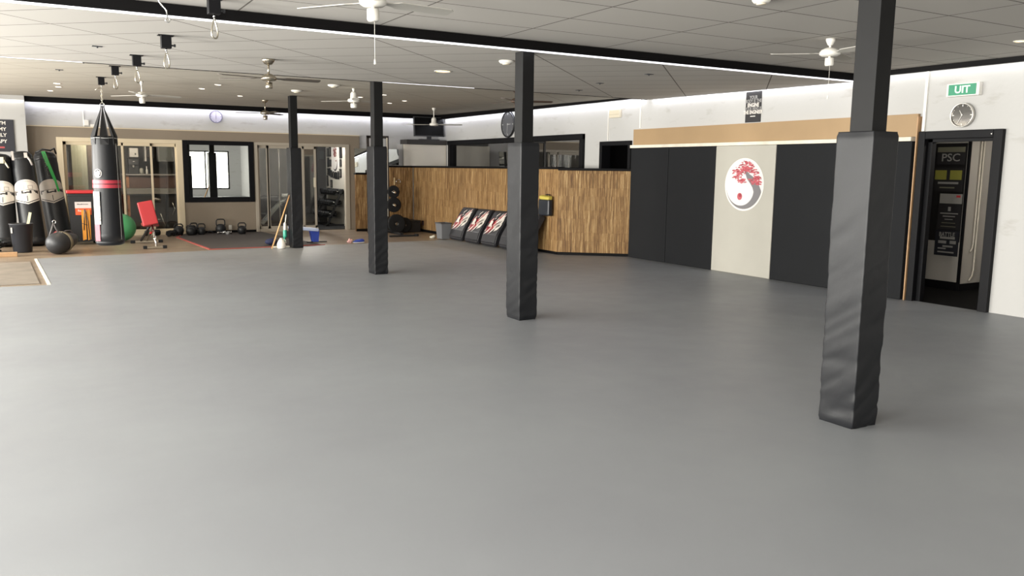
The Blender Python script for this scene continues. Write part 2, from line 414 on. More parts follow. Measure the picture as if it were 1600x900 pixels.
# left and rear walls carry the windows that light the room
def holed(name, axis, pos, th, lo, hi, holes, mt):
    m = MB(); p = lo
    def bx(a, b, z0, z1):
        if axis == 'x': m.box(min(pos, pos + th), max(pos, pos + th), a, b, z0, z1)
        else: m.box(a, b, min(pos, pos + th), max(pos, pos + th), z0, z1)
    for (a, b, z0, z1) in holes:
        bx(p, a, -.1, 3.2); bx(a, b, -.1, z0); bx(a, b, z1, 3.2); p = b
    bx(p, hi, -.1, 3.2)
    return struct(m.build(name, mt))
LW = [(-3.2, -.4, .8, 2.5), (.6, 3.4, .8, 2.5), (4.6, 7.4, .8, 2.5), (8.6, 11.2, .8, 2.5), (12.4, 15.2, .8, 2.5), (16.2, 19.4, .8, 2.5)]  # last two openings are added to brighten the far bay
RW = [(-2.8, -.6, .8, 2.5), (6.6, 9.0, .35, 2.35)]
holed('wall_left', 'x', XL, -.15, YR - .15, YB + .2, LW, WHITE)
holed('wall_rear', 'y', YR, -.15, XL - .15, XR + .15, RW, WHITE)
for i, (a, b, z0, z1) in enumerate(LW + RW):
    w = sthing('window_%d' % (i + 1)); m = MB(); c = (a + b) / 2
    for (p0, p1, q0, q1) in ((a, a + .07, z0, z1), (b - .07, b, z0, z1), (a, b, z0, z0 + .07), (a, b, z1 - .07, z1), (c - .035, c + .035, z0, z1)):
        if i < len(LW): m.box(XL - .10, XL - .02, p0, p1, q0, q1)
        else: m.box(p0, p1, YR - .10, YR - .02, q0, q1)
    m.build('frame', BLACKFRAME, w)
    m = MB()
    if i < len(LW): m.box(XL - .065, XL - .06, a + .07, b - .07, z0 + .07, z1 - .07)
    else: m.box(a + .07, b - .07, YR - .065, YR - .06, z0 + .07, z1 - .07)
    m.build('pane', GLASS, w)

# rooms seen through the openings
ROOMW = mat('side_room_wall', 'A9A59B', .8)
ROOMD = mat('side_room_dark_wall', '55534F', .8)
HALLW = mat('hall_wall', 'ADA8A0', .7)
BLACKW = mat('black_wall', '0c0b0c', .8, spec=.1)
m = MB(); m.box(.2, .3, YB + .12, 24.4, -.1, 2.7); m.box(3.25, 3.35, YB + .12, 24.4, -.1, 2.7); m.box(.2, 3.35, 24.4, 24.5, -.1, 2.7); struct(m.build('wall_kitchen', ROOMD))
m = MB(); m.box(.2, 3.35, YB + .12, 24.5, 2.5, 2.6); struct(m.build('ceiling', ROOMW))
m = MB(); m.box(4.2, 4.3, YB + .12, 23.7, -.1, 2.7); m.box(4.2, 7.1, 23.7, 23.8, -.1, 2.7); struct(m.build('wall_gym', ROOMD))
m = MB(); m.box(7.3, 7.4, YB + .12, 23.8, -.1, 2.7); struct(m.build('wall_gym', ROOMW))
m = MB(); m.box(7.04, 7.3, 23.45, 23.7, -.1, 2.7); m.box(6.4, 7.04, 23.66, 23.7, -.1, 2.7); struct(m.build('wall_gym', mat('charcoal_wall', '2c2c2c', .8)))
m = MB(); m.box(4.2, 7.4, YB + .12, 23.8, 2.5, 2.6); struct(m.build('ceiling', ROOMW))
m = MB(); m.box(4.35, 7.28, YB + .15, 23.6, -.012, .0); tag(m.build('rubber_floor_mat', RUBBER), 'black rubber floor covering in the room behind the open sliding door', 'mat')
m = MB(); m.box(XR + .0, 13.2, 4.4, 8.8, -.2, -.012); struct(m.build('floor', BLACKW))
m = MB(); m.box(11.08, 13.2, 6.75, 8.8, -.1, 2.6); struct(m.build('wall_hall', HALLW))
m = MB(); m.box(XR + .15, 11.08, 8.7, 8.8, -.1, 2.6); m.box(13.1, 13.2, 4.4, 6.75, -.1, 2.6); m.box(XR + .15, 13.2, 4.3, 4.4, -.1, 2.6); struct(m.build('wall_hall', HALLW))
m = MB(); m.box(XR + .15, 13.2, 4.4, 8.8, 2.5, 2.6); struct(m.build('ceiling', HALLW))
m = MB(); m.box(11.055, 11.085, 6.73, 6.765, -.1, 2.5); struct(m.build('trim_9', BLACKFRAME))
m = MB(); m.box(11.06, 11.08, 6.78, 8.7, -.012, .10); m.box(11.1, 13.1, 6.73, 6.75, -.012, .08); struct(m.build('baseboard_hall', BLACKFRAME))
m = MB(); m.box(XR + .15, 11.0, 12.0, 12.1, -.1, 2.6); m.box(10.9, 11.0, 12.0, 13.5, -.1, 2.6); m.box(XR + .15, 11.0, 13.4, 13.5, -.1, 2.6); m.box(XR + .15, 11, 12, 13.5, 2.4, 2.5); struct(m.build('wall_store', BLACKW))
BARW = mat('bar_wall', '6E726C', .8)
m = MB(); m.box(12.9, 13, 13.5, 20.8, -.1, 2.7); m.box(XR + .15, 13, 20.8, 20.9, -.1, 2.7); m.box(XR + .15, 13, 13.5, 13.6, -.1, 2.7); m.box(XR + .15, 13, 13.5, 20.9, -.2, 0); struct(m.build('wall_bar', BARW))
m = MB(); m.box(XR + .15, 13, 13.5, 20.9, 2.6, 2.7); struct(m.build('ceiling', BARW))

# right wall: exit doorway, dark doorway, long interior window
d = sthing('door_1')
m = MB()
m.box(9.54, 9.77, 5.45, 5.56, -.012, 2.115, bev=.008); m.box(9.54, 9.77, 6.40, 6.488, -.012, 2.115, bev=.008); m.box(9.54, 9.77, 5.56, 6.40, 2.02, 2.115, bev=.008)
m.build('frame', BLACKFRAME, d)
m = MB(); m.box(9.62, 9.70, 6.345, 6.40, -.012, 2.02); m.box(9.62, 9.70, 5.56, 5.60, -.012, 2.02); m.box(9.62, 9.7, 5.56, 6.4, 1.985, 2.02); m.build('door_stop', BLACKFRAME, d)
m = MB(); m.cyl((9.53, 5.57, 2.05), (9.53, 5.57, 2.07), .012, m=0); m.build('bolt', STEEL, d)
d = sthing('door_2')
m = MB(); m.box(9.55, 9.76, 12.26, 12.33, -.012, 2.14, bev=.006); m.box(9.55, 9.76, 13.14, 13.22, -.012, 2.14, bev=.006); m.box(9.55, 9.76, 12.33, 13.14, 2.06, 2.14, bev=.006); m.build('frame', BLACKFRAME, d)
d = sthing('window_9')
m = MB()
m.box(9.54, 9.72, 13.78, 13.90, 1.2, 2.30, bev=.006); m.box(9.54, 9.72, 19.9, 20.02, 1.2, 2.30, bev=.006); m.box(9.52, 9.72, 13.78, 20.02, 2.20, 2.31, bev=.006); m.box(9.54, 9.72, 13.78, 20.02, 1.2, 1.28, bev=.006); m.box(9.56, 9.7, 16.3, 16.42, 1.2, 2.25)
m.build('frame', BLACKFRAME, d)
m = MB(); m.box(9.64, 9.65, 13.9, 19.9, 1.28, 2.2); m.build('pane', DARKGLASS, d)

# bamboo clad partitions (each panel runs along its own local x)
def partition(p0, p1, z, th=.07, rail=.045, base=.05):
    p0, p1 = Vector(p0), Vector(p1); L = (p1 - p0).length
    o = None
    m = MB(); m.box(0, L, 0, th, -.012, z)
    o = struct(m.build('wall_partition', BAMBOO)); o.location = (p0.x, p0.y, 0); o.rotation_euler = (0, 0, math.atan2(p1.y - p0.y, p1.x - p0.x))
    m = MB(); m.box(-.01, L + .01, -.03, th + .05, z, z + rail, bev=.006); m.build('top_rail', BLACKTRIM, o)
    m = MB(); m.box(0, L, -.014, 0, -.012, base); m.build('base_strip', BLACKTRIM, o)
    return o
partition((8.51, 19.9, 0), (8.51, 13.05, 0), 1.60)
partition((8.51, 13.05, 0), (9.56, 12.2, 0), 1.58)
partition((7.72, 19.95, 0), (8.50, 19.95, 0), 1.60)
partition((6.98, 20.0, 0), (7.66, 20.0, 0), 1.41)
# ------------------------------------------------------------------ padded columns
def pad_mesh(w, d, h, seed, wr):
    m = MB(); b = m.b
    def ring(z, k):
        # rounded rectangle outline
        pts = []; r = .009; n = 4
        for (cx, cy, a0) in ((w / 2 - r, d / 2 - r, 0), (-w / 2 + r, d / 2 - r, PI / 2), (-w / 2 + r, -d / 2 + r, PI), (w / 2 - r, -d / 2 + r, 1.5 * PI)):
            for i in range(n + 1):
                a = a0 + PI / 2 * i / n; pts.append(Vector((cx + r * math.cos(a), cy + r * math.sin(a), z)))
        out = []
        for i, p in enumerate(pts):
            out.append(p)
            q = pts[(i + 1) % len(pts)]
            if (q - p).length > .05:
                for t in (.035, .12, .25, .38, .5, .62, .75, .88, .965): out.append(p.lerp(q, t))
        return out
    Z = [0, .006] + [h * i / 70 for i in range(1, 70)] + [h - .006, h]
    rings = []
    for z in Z:
        rr = []
        for p in ring(z, 0):
            nrm = Vector((p.x, p.y, 0)).normalized()
            low = max(0, 1 - z / (h * .62))
            f = noise.noise(Vector((p.x * 5 + seed, p.y * 5 + z * 2.2, z * 2.0)))
            # diagonal creases running off the corners
            g = noise.noise(Vector((seed * 3 + p.x * 2, (p.y - p.x) * 6 + z * 9, z * 2.5 + seed)))
            cr = max(0, .28 - abs(g)) / .28
            edge = math.sin(PI * min(1, max(0, z / h)))
            s = wr * (.006 * f * edge + .011 * cr * low * low + .004 * cr * edge)
            e = 0 if z > .007 and z < h - .007 else .008
            rr.append(b.verts.new(p - nrm * (s + e)))
        rings.append(rr)
    n = len(rings[0])
    for a, c in zip(rings, rings[1:]):
        for i in range(n):
            f = b.faces.new((a[i], a[(i + 1) % n], c[(i + 1) % n], c[i])); f.smooth = True
    b.faces.new(rings[-1]); b.faces.new(rings[0][::-1])
    return m
cols = [((4.475, 3.385), 1.85, 2.90, .24, .27, 'black post wrapped in tall dark vinyl padding, the largest and nearest, right of centre'),
        ((4.485, 7.565), 1.872, 2.80, .225, .29, 'black post wrapped in dark vinyl padding, second nearest, in front of the black kick shields'),
        ((4.455, 11.80), 1.905, 2.85, .215, .29, 'black post wrapped in dark vinyl padding, beside the black weight plates, third from the camera'),
        ((4.43, 16.29), 1.955, 2.945, .215, .29, 'black post wrapped in dark vinyl padding, the farthest, beside the wooden broomstick and white jug')]
for i, ((x, y), hp, ht, w, d_, lb) in enumerate(cols):
    t = thing('padded_column', lb, 'column', (x, y, 0), group='padded columns in a row')
    pad_mesh(w, d_, hp, i * 3.7 + 1.3, 1.0 if i == 0 else .9).build('pad', PADVINYL, t)
    m = MB(); m.box(-.068, .068, -.08, .08, hp - .05, ht, bev=.004); m.build('post', POSTPAINT, t)

# ------------------------------------------------------------------ padded wall, boards
edges = [12.16, 11.12, 9.97, 8.72, 7.55, 6.535]
labs = ['dark grey wall mat next to the bamboo partition', 'dark grey wall mat just left of the light grey one', 'light grey wall mat with a round bonsai tree emblem',
        'dark grey wall mat just right of the light grey one', 'dark grey wall mat beside the exit doorway, partly behind the nearest padded column']
for i in range(5):
    t = thing('wall_mat', labs[i], 'wall mat', (9.5, (edges[i] + edges[i + 1]) / 2, 0), group='wall mats side by side')
    w = edges[i] - edges[i + 1] - .008
    m = MB(); m.box(0, .09, -w / 2, w / 2, .0, 1.998, bev=.012); m.build('panel', MATLIGHT if i == 2 else MATPANEL, t)
    if i == 2:
        # disc emblem: white disc, dark crescent with bark, tree, red dot
        r = .405; cy, cz = -.02, 1.40
        def P(u, v, k): return (-.004 - k * .0012, cy - u, cz + v)
        m = MB()
        m.poly([P(r * math.cos(a), r * 1.0 * math.sin(a), 0) for a in [2 * PI * k / 64 for k in range(64)]], 0)
        ri = r * .93
        m.poly([P(ri * math.cos(a), ri * math.sin(a), 1) for a in [2 * PI * k / 64 for k in range(64)]], 1)
        em = m.build('bonsai_emblem', [WPRINT, mat('pale_print', 'CFCBCB', .5)], t); em['label'] = 'white round emblem with a red bonsai tree'
        m = MB()
        # trunk crescent: quads between the rim arc and an inner curve
        N = 40; rim = []; inn = []
        for k in range(N + 1):
            f_ = k / N
            a = math.radians(195 + f_ * (345 - 195)); rim.append((ri * math.cos(a), ri * math.sin(a)))
            b_ = math.radians(200 + f_ * (370 - 200)); inn.append((-.06 + .262 * math.cos(b_) * (1 if f_ > .3 else 1.0) + .0, -.10 + .225 * math.sin(b_)))
        inn = []
        for k in range(N + 1):
            f_ = k / N; a = math.radians(195 + f_ * 150)
            th = .004 + .16 * f_ ** 1.6
            inn.append(((ri - th) * math.cos(a), (ri - th) * math.sin(a)))
        for k in range(N): m.poly([P(*rim[k], 2), P(*rim[k + 1], 2), P(*inn[k + 1], 2), P(*inn[k], 2)], 0)
        # tapering trunk up and to the left
        tr = [((.36, -.09), (.215, -.12)), ((.31, .0), (.18, -.04)), ((.25, .07), (.13, .02)), ((.17, .13), (.06, .09)), ((.09, .17), (.03, .15)), ((.02, .26), (-.015, .25))]
        for (a, b_), (c, e) in zip(tr, tr[1:]): m.poly([P(*a, 2.6), P(*c, 2.6), P(*e, 2.6), P(*b_, 2.6)], 0)
        for (a, b_) in (((.05, .17), (-.13, .22)), ((.05, .17), (.2, .2)), ((.03, .2), (.1, .32)), ((.1, .14), (.25, .1))):
            dx, dy = b_[0] - a[0], b_[1] - a[1]; L = math.hypot(dx, dy); nx, ny = -dy / L * .008, dx / L * .008
            m.poly([P(a[0] + nx, a[1] + ny, 3), P(a[0] - nx, a[1] - ny, 3), P(*b_, 3)], 0)
        m.build('trunk_print', TRUNK, em); m = MB()
        rnd = random.Random(3)
        clusters = [(.05, .33, .13, .05), (-.02, .26, .13, .05), (.1, .26, .1, .05), (-.15, .18, .1, .06), (-.12, .12, .1, .05), (-.03, .06, .08, .03), (.2, .2, .13, .035), (.27, .1, .11, .03), (.22, .05, .12, .035), (.3, .02, .07, .03), (-.05, .2, .1, .05), (.04, .24, .12, .05)]
        for (ux, vy, sx, sy) in clusters:
            for q in range(28):
                x_ = ux + rnd.gauss(0, sx * .5); y_ = vy + rnd.gauss(0, sy * .55)
                if x_ * x_ + y_ * y_ > (ri * .95) ** 2: continue
                a = rnd.uniform(.012, .034); b2 = rnd.uniform(.006, .012)
                m.poly([P(x_ + a * math.cos(k * PI / 3), y_ + b2 * math.sin(k * PI / 3), 4 + rnd.random()) for k in range(6)], 1 if rnd.random() < .65 else 2)
        m.build('foliage_print', [TRUNK, LEAFRED, LEAFDARK], em); m = MB()
        m.poly([P(-.075 + .052 * math.cos(a), -.185 + .055 * math.sin(a), 3) for a in [2 * PI * k / 24 for k in range(24)]], 1)
        m.poly([P(-.065 + .03 * math.cos(a), -.165 + .03 * math.sin(a), 4) for a in [2 * PI * k / 12 for k in range(12)]], 2)
        o = m.build('dot_print', [TRUNK, LEAFRED, LEAFDARK], em)
m = MB(); m.box(9.55, 9.6, 6.52, 12.17, 2.055, 2.335, bev=.004); tag(m.build('backing_board', BROWNMDF), 'long tan fibreboard strip above the dark wall mats', 'board')
m = MB(); m.box(9.50, 9.6, 6.56, 12.2, 2.0, 2.052, bev=.004); tag(m.build('wooden_batten', PALEWOOD), 'pale horizontal batten along the top of the wall mats', 'batten')
m = MB(); m.box(9.525, 9.6, 6.497, 6.512, -.012, 2.3); tag(m.build('upright_board', PINE), 'narrow raw wooden upright board between wall mats and exit doorway', 'board')

# ------------------------------------------------------------------ wall items on the right wall
t = thing('exit_sign', 'green lit exit sign reading UIT above the doorway', 'sign', (9.6, 5.965, 2.585))
m = MB(); m.box(-.07, 0, -.20, .20, -.075, .075, bev=.008); m.build('housing', WPLASTIC, t)
m = MB(); m.box(-.075, -.07, -.165, .17, -.062, .062); m.build('face', GREEN_EXIT, t)
text('UIT', .115, EXITWHITE, t, on_right((-.0765, .0, -.002)), bold=.003, sx=1.05)
def clock(name, label, loc, M, r, rimm, facem, handm, hm, depth=.035, ticks=True, digits=False, mark=None):
    t = thing(name, label, 'clock', loc)
    m = MB(); m.lathe([(r * .9, 0), (r, .004), (r, depth), (r * .96, depth + .006), (r * .9, depth), (r * .9, depth - .012)], 40); m.xform(M); m.build('rim', rimm, t)
    m = MB(); m.lathe([(0, depth - .012), (r * .9, depth - .012)], 40); m.xform(M); m.build('face', facem, t)
    m = MB()
    for (ang, L, w) in hm:
        a = math.radians(90 - ang); c, s_ = math.cos(a), math.sin(a)
        m.prism([(-s_ * w - c * L * .12, c * w - s_ * L * .12, depth - .008), (s_ * w - c * L * .12, -c * w - s_ * L * .12, depth - .008), (c * L + s_ * w * .5, s_ * L - c * w * .5, depth - .008), (c * L - s_ * w * .5, s_ * L + c * w * .5, depth - .008)], (0, 0, .002))
    m.cyl((0, 0, depth - .01), (0, 0, depth - .003), r * .05); m.xform(M); m.build('hands', handm, t)
    if ticks:
        for k in range(12):
            m = MB(); a = 2 * PI * k / 12; r0 = r * (.70 if k % 3 == 0 else .78); r1 = r * .86; w = r * (.035 if k % 3 == 0 else .015); c, s_ = math.cos(a), math.sin(a)
            m.poly([(c * r0 - s_ * w, s_ * r0 + c * w, depth - .011), (c * r0 + s_ * w, s_ * r0 - c * w, depth - .011), (c * r1 + s_ * w, s_ * r1 - c * w, depth - .011), (c * r1 - s_ * w, s_ * r1 + c * w, depth - .011)])
            m.xform(M); m.build('hour_mark', handm, t)
    return t
GLOSSFACE = mat('mirror_clock_face', '8a8886', .03, metal=1)
clock('wall_clock', 'silver rimmed wall clock with a mirrored face below the exit sign', (9.6, 5.962, 2.291), on_right((0, 0, 0)), .142, mat('silver_rim', 'C8C4BE', .3, metal=.7), GLOSSFACE, WPLASTIC, [(205, .1, .003), (330, .065, .004)], depth=.05)
clock('wall_clock', 'large black wall clock left of the second padded column', (9.6, 16.86, 2.615), on_right((0, 0, 0)), .30, BLACKPL, mat('clock_grey_face', '55565A', .4), mat('clock_marks', 'B8B8B6', .5), [(90, .14, .008), (188, .22, .006)], depth=.05)
clock('wall_clock', 'round lilac-white wall clock high on the back wall', (3.805, YB + .06, 2.735), on_back((0, 0, 0)), .145, mat('lilac_rim', '6D6A88', .4), mat('pale_lilac', 'C3C0D2', .5), mat('grey_hand', '605E74', .5), [(0, .1, .005), (182, .07, .006)], depth=.04)
t = thing('motivation_poster', 'narrow black wall poster with white slogan reading your body is the engine', 'poster', (9.6, 9.305, 2.58))
m = MB(); m.box(-.012, 0, -.155, .155, -.232, .228); m.build('board', INK, t)
PG = mat('poster_grey', '8B8987', .6)
for s_, z, sz, mt, sx in (('YOUR', .14, .062, PG, .75), ('BODY IS THE', .085, .062, PG, .72), ('ENGINE', .025, .07, WPRINT, .75), ('YOUR MIND IS', -.03, .06, PG, .68), ('THE ENGINEER', -.083, .066, WPRINT, .68)):
    text(s_, sz * 1.12, mt, t, on_right((-.0135, 0, z)), bold=.002, sx=sx * 1.12)
m = MB(); m.box(-.014, -.012, -.05, .05, -.148, -.135); m.build('underline', WPRINT, t)
t = thing('detector_box', 'beige plastic box mounted on white wall above the dark doorway', 'box', (9.6, 12.76, 2.65))
m = MB(); m.box(-.06, 0, -.16, .16, -.075, .075, bev=.012); m.build('cover', CREAMPL, t)
m = MB(); m.box(-.063, -.06, -.15, .15, -.02, -.014); m.build('seam', mat('darker_beige', 'A59C88', .6), t)  # thin strip in a darker beige across the cover

# ------------------------------------------------------------------ hall behind the exit doorway
def hposter(name, label, y0, y1, z0, z1, base, items, cat='poster'):
    t = thing(name, label, cat, (11.08, (y0 + y1) / 2, (z0 + z1) / 2)); h = (z1 - z0) / 2; w = abs(y1 - y0) / 2
    m = MB(); m.box(-.012, 0, -w, w, -h, h); m.build('sheet', base, t)
    for it in items:
        if it[0] == 't': text(it[1], it[2], it[4], t, on_right((-.0135, it[5] if len(it) > 5 else 0, it[3])), bold=.0015, sx=it[6] if len(it) > 6 else .8)
        else:
            m = MB(); m.box(-.0135, -.012, it[1], it[2], it[3], it[4]); m.build('print_block', it[5], t)
    return t
DG = mat('poster_dim_yellow', '8d8a3a', .6); DGY = mat('poster_dim_grey', '8f8d88', .6); OLV = mat('poster_olive', '6c6a58', .6)
m = MB(); m.box(11.066, 11.08, 6.785, 7.42, .66, 2.02); tag(m.build('notice_board', mat('notice_black', '0d0b0c', .5)), 'black notice board on the hall wall seen through the exit doorway', 'board')
def hp(*a, **k): 
    t = hposter(*a, **k); t.location.x = 11.066; return t
hp('poster', 'dark poster with olive PSC lettering on the hall notice board', 6.80, 7.20, 1.73, 1.97, INK, [('b', -.2, .2, .05, .12, OLV), ('t', 'PSC', .15, -.03, DGY, 0, 1.1)])
hp('poster', 'poster with two yellow blocks on the hall notice board', 6.80, 7.22, 1.36, 1.68, INK, [('b', .03, .2, .0, .13, DG), ('b', -.19, -.02, .0, .13, DG), ('b', -.15, .15, -.06, -.03, DGY), ('b', -.1, .12, -.12, -.10, OLV)])
hp('poster', 'pale grey poster with a small red block in the hall', 6.79, 7.11, 1.19, 1.325, DGY, [('b', -.14, -.08, .02, .05, RED), ('b', -.05, .1, -.03, .03, MIDGREY)])
hp('poster', 'black poster with fine white lines of text in the hall', 6.79, 7.12, .83, 1.18, INK, [('b', -.13, .13, .04, .055, DGY), ('b', -.09, .09, .0, .014, DGY), ('b', -.06, .06, -.04, -.03, DGY), ('b', -.1, .1, -.09, -.08, OLV), ('b', -.11, .11, -.14, -.13, OLV), ('b', -.02, .02, .08, .14, DGY)])
hp('poster', 'dark blue poster headed BATTLE below the black poster in the hall', 6.79, 7.13, .46, .82, mat('battle_navy', '15161f', .6), [('t', 'BATTLE', .085, .115, DGY), ('b', -.12, .1, .055, .085, DGY), ('b', -.14, -.05, -.01, .035, MIDGREY), ('b', .0, .12, -.01, .03, MIDGREY), ('b', -.1, .05, -.06, -.035, DGY), ('b', .0, .12, -.09, -.07, DGY), ('b', -.12, .12, -.14, -.12, DGY)])
for k, (xa, label) in enumerate(((11.30, 'thin white pipe with hooked lower end on the hall wall, left of its pair'), (11.36, 'thin white pipe running down to floor level on the hall wall, right of its pair'))):
    m = MB(); zb = .53 if k == 0 else .12
    pts = [(xa, 6.72, 2.49), (xa + .0, 6.72, zb + .12), (xa - .01, 6.72, zb + .05), (xa - .05, 6.72, zb)] if k == 0 else [(xa, 6.72, 2.49), (xa, 6.72, zb + .15), (xa - .02, 6.72, zb + .06), (xa - .09, 6.72, zb)]
    m.tube(pts, .012, 8); tag(m.build('heating_pipe', mat('pipe_white', 'BDB6A8', .4)), label, 'pipe', group='pipes on the hall wall')
t = thing('barstool', 'black metal stool with slim legs at the right edge of the exit doorway', 'stool', (11.55, 6.35, 0))
m = MB(); m.box(-.2, .2, -.17, .17, .40, .45, bev=.015); m.build('seat', BLACKPL, t)
for sx in (-1, 1):
    for sy in (-1, 1):
        m = MB(); m.cyl((sx * .16, sy * .13, .40), (sx * .19, sy * .16, -.01), .014); m.build('leg', BLACKIRON, t)
for yy in (-.1525, .1525):
    m = MB(); m.box(-.18, .18, yy - .0075, yy + .0075, .09, .11); m.build('foot_rail', BLACKIRON, t)

# ------------------------------------------------------------------ television corner
t = thing('counter_cabinet', 'pale counter cabinet with dark top in the far corner below the television', 'cabinet', (8.97, 20.44, 0))
m = MB(); m.box(-.60, .615, -.22, .20, -.012, 2.20, bev=.006); m.build('body', mat('cabinet_cream', 'D2CCC0', .6), t)
m = MB(); m.box(-.53, .615, -.27, .20, 2.205, 2.325, bev=.006); m.build('top', mat('cabinet_top_dark', '2b2724', .5), t)
m = MB(); m.box(-.63, -.60, -.2, .2, 1.6, 2.2, bev=.004); m.build('side_post', MIDGREY, t)
t = thing('television', 'flat black television tilted on the corner cabinet top', 'television', (9.11, 20.27, 2.325))
Mt = Matrix.Rotation(math.radians(-4), 4, 'X')
m = MB(); m.box(-.43, .43, -.03, .03, .09, .60, bev=.008, M=Mt); m.build('bezel', mat('tv_bezel', '3c3c3e', .4), t)
m = MB(); m.box(-.405, .405, -.034, -.029, .115, .58, M=Mt); m.build('screen', SCREEN, t)
m = MB(); m.box(-.27, .27, -.09, .09, 0, .02, bev=.006); m.box(-.06, .06, -.02, .02, .015, .10); m.build('stand', BLACKPL, t)
# ------------------------------------------------------------------ ceiling fans
def fan(label, x, y, zc, drop, R, blade_angs, style, hubr=.09, cupr=.042, cuph=.075, canopy=.05, bladew=.12, cord=0, tall=0):
    HM = {'white': WPLASTIC, 'nickel': NICKEL, 'brown': mat('fan_bronze', '4a3a30', .4)}[style]
    BM = {'white': mat('fan_blade_white', 'A8A59E', .5), 'nickel': mat('fan_blade_dark', '4B443C', .5), 'brown': mat('fan_blade_brown', '3A2A22', .45)}[style]
    t = thing('ceiling_fan', label, 'fan', (x, y, zc))
    m = MB(); m.lathe([(0, 0), (canopy, 0), (canopy * .95, -.02), (canopy * .55, -.06), (.015, -.065), (0, -.065)], 20); m.build('canopy', HM, t)
    m = MB(); m.cyl((0, 0, -.05), (0, 0, -drop + .03 + tall), .011); m.build('rod', HM, t)
    m = MB()
    if tall: m.lathe([(0, -drop + .04 + tall), (.03, -drop + .04 + tall), (.055, -drop + .03 + tall * .8), (.06, -drop + .035), (hubr, -drop + .02), (hubr, -drop - .015), (hubr * .7, -drop - .03), (0, -drop - .03)], 24)
    else: m.lathe([(0, -drop + .05), (hubr * .4, -drop + .048), (hubr * .8, -drop + .03), (hubr, -drop + .005), (hubr * .97, -drop - .015), (hubr * .75, -drop - .03), (0, -drop - .034)], 28)
    m.build('motor_housing', HM, t)
    for a in blade_angs:
        m = MB(); M = Matrix.Rotation(math.radians(a), 4, 'Z') @ Matrix.Translation((0, 0, -drop - .005)) @ Matrix.Rotation(math.radians(-9), 4, 'X')
        pts = [(hubr * .8, -.018), (hubr + .05, -.03), (hubr + .10, -bladew / 2), (R * .96, -bladew * .46), (R, -bladew * .3), (R, bladew * .34), (R * .97, bladew * .48), (hubr + .10, bladew / 2), (hubr + .05, .03), (hubr * .8, .018)]
        m.prism([M @ Vector((p[0], p[1], 0)) for p in pts], (0, 0, .006)); m.build('blade', BM, t)
    if cuph:
        m = MB(); z = -drop - .03; m.cyl((0, 0, z), (0, 0, z - .02), .012); z -= .018
        m.lathe([(0, z), (cupr, z), (cupr, z - cuph * .85), (cupr * .85, z - cuph), (0, z - cuph)], 20); m.build('switch_cup', HM, t)
    if cord:
        z = -drop - .05 - cuph
        m = MB(); m.cyl((.01, 0, z + .01), (.01, 0, z - cord), .0016, seg=6); m.build('pull_cord', WPLASTIC, t)
        m = MB(); m.lathe([(0, z - cord + .005), (.004, z - cord), (.009, z - cord - .03), (.006, z - cord - .036), (0, z - cord - .036)], 10, c=(.01, 0, 0)); m.build('cord_pull', WPLASTIC, t)
    return t
fan('white ceiling fan with long pull cord cut off by the top edge of the picture', 2.09, 5.58, 2.893, .17, .62, [125, 5, 245], 'white', .095, .042, .08, .06, .13, cord=.25)
fan('white ceiling fan with thin pull cord left of the nearest padded column', 6.83, 5.66, 2.893, .135, .56, [140, 20, 260], 'white', .10, .042, .075, .045, .12, cord=.28)
fan('large brushed nickel ceiling fan near the middle of the ceiling, left of the farthest column', 2.43, 9.92, zmid(9.92), .215, .60, [-2, 192, 142], 'nickel', .09, .04, .07, .075, .11)
fan('white ceiling fan just above the back wall trim, right of the hanging punching bag', 1.60, 14.9, zfar(14.9), .22, .62, [10, 130, 250], 'white', .09, .045, .085, .03, .11)
fan('white ceiling fan with cone shaped housing just left of the third padded column', 4.82, 13.85, zfar(13.85), .205, .60, [15, 135, 255], 'white', .10, .055, .075, .025, .11, tall=.11)
fan('small nickel ceiling fan in front of the back wall, left of the farthest column', 4.3, 17.95, zfar(17.95), .27, .60, [160, 40, 280], 'nickel', .10, .045, .09, .07, .11)
fan('white ceiling fan in front of the black television in the far corner', 8.10, 17.75, zfar(17.75), .375, .66, [-33, 147, 60], 'white', .10, 0, 0, .045, .10, tall=.12)
fan('dark brown ceiling fan partly hidden behind the second padded column', 7.05, 12.15, zfar(12.15), .19, .62, [-20, 100, 220, 55], 'brown', .09, .04, .06, .06, .11)

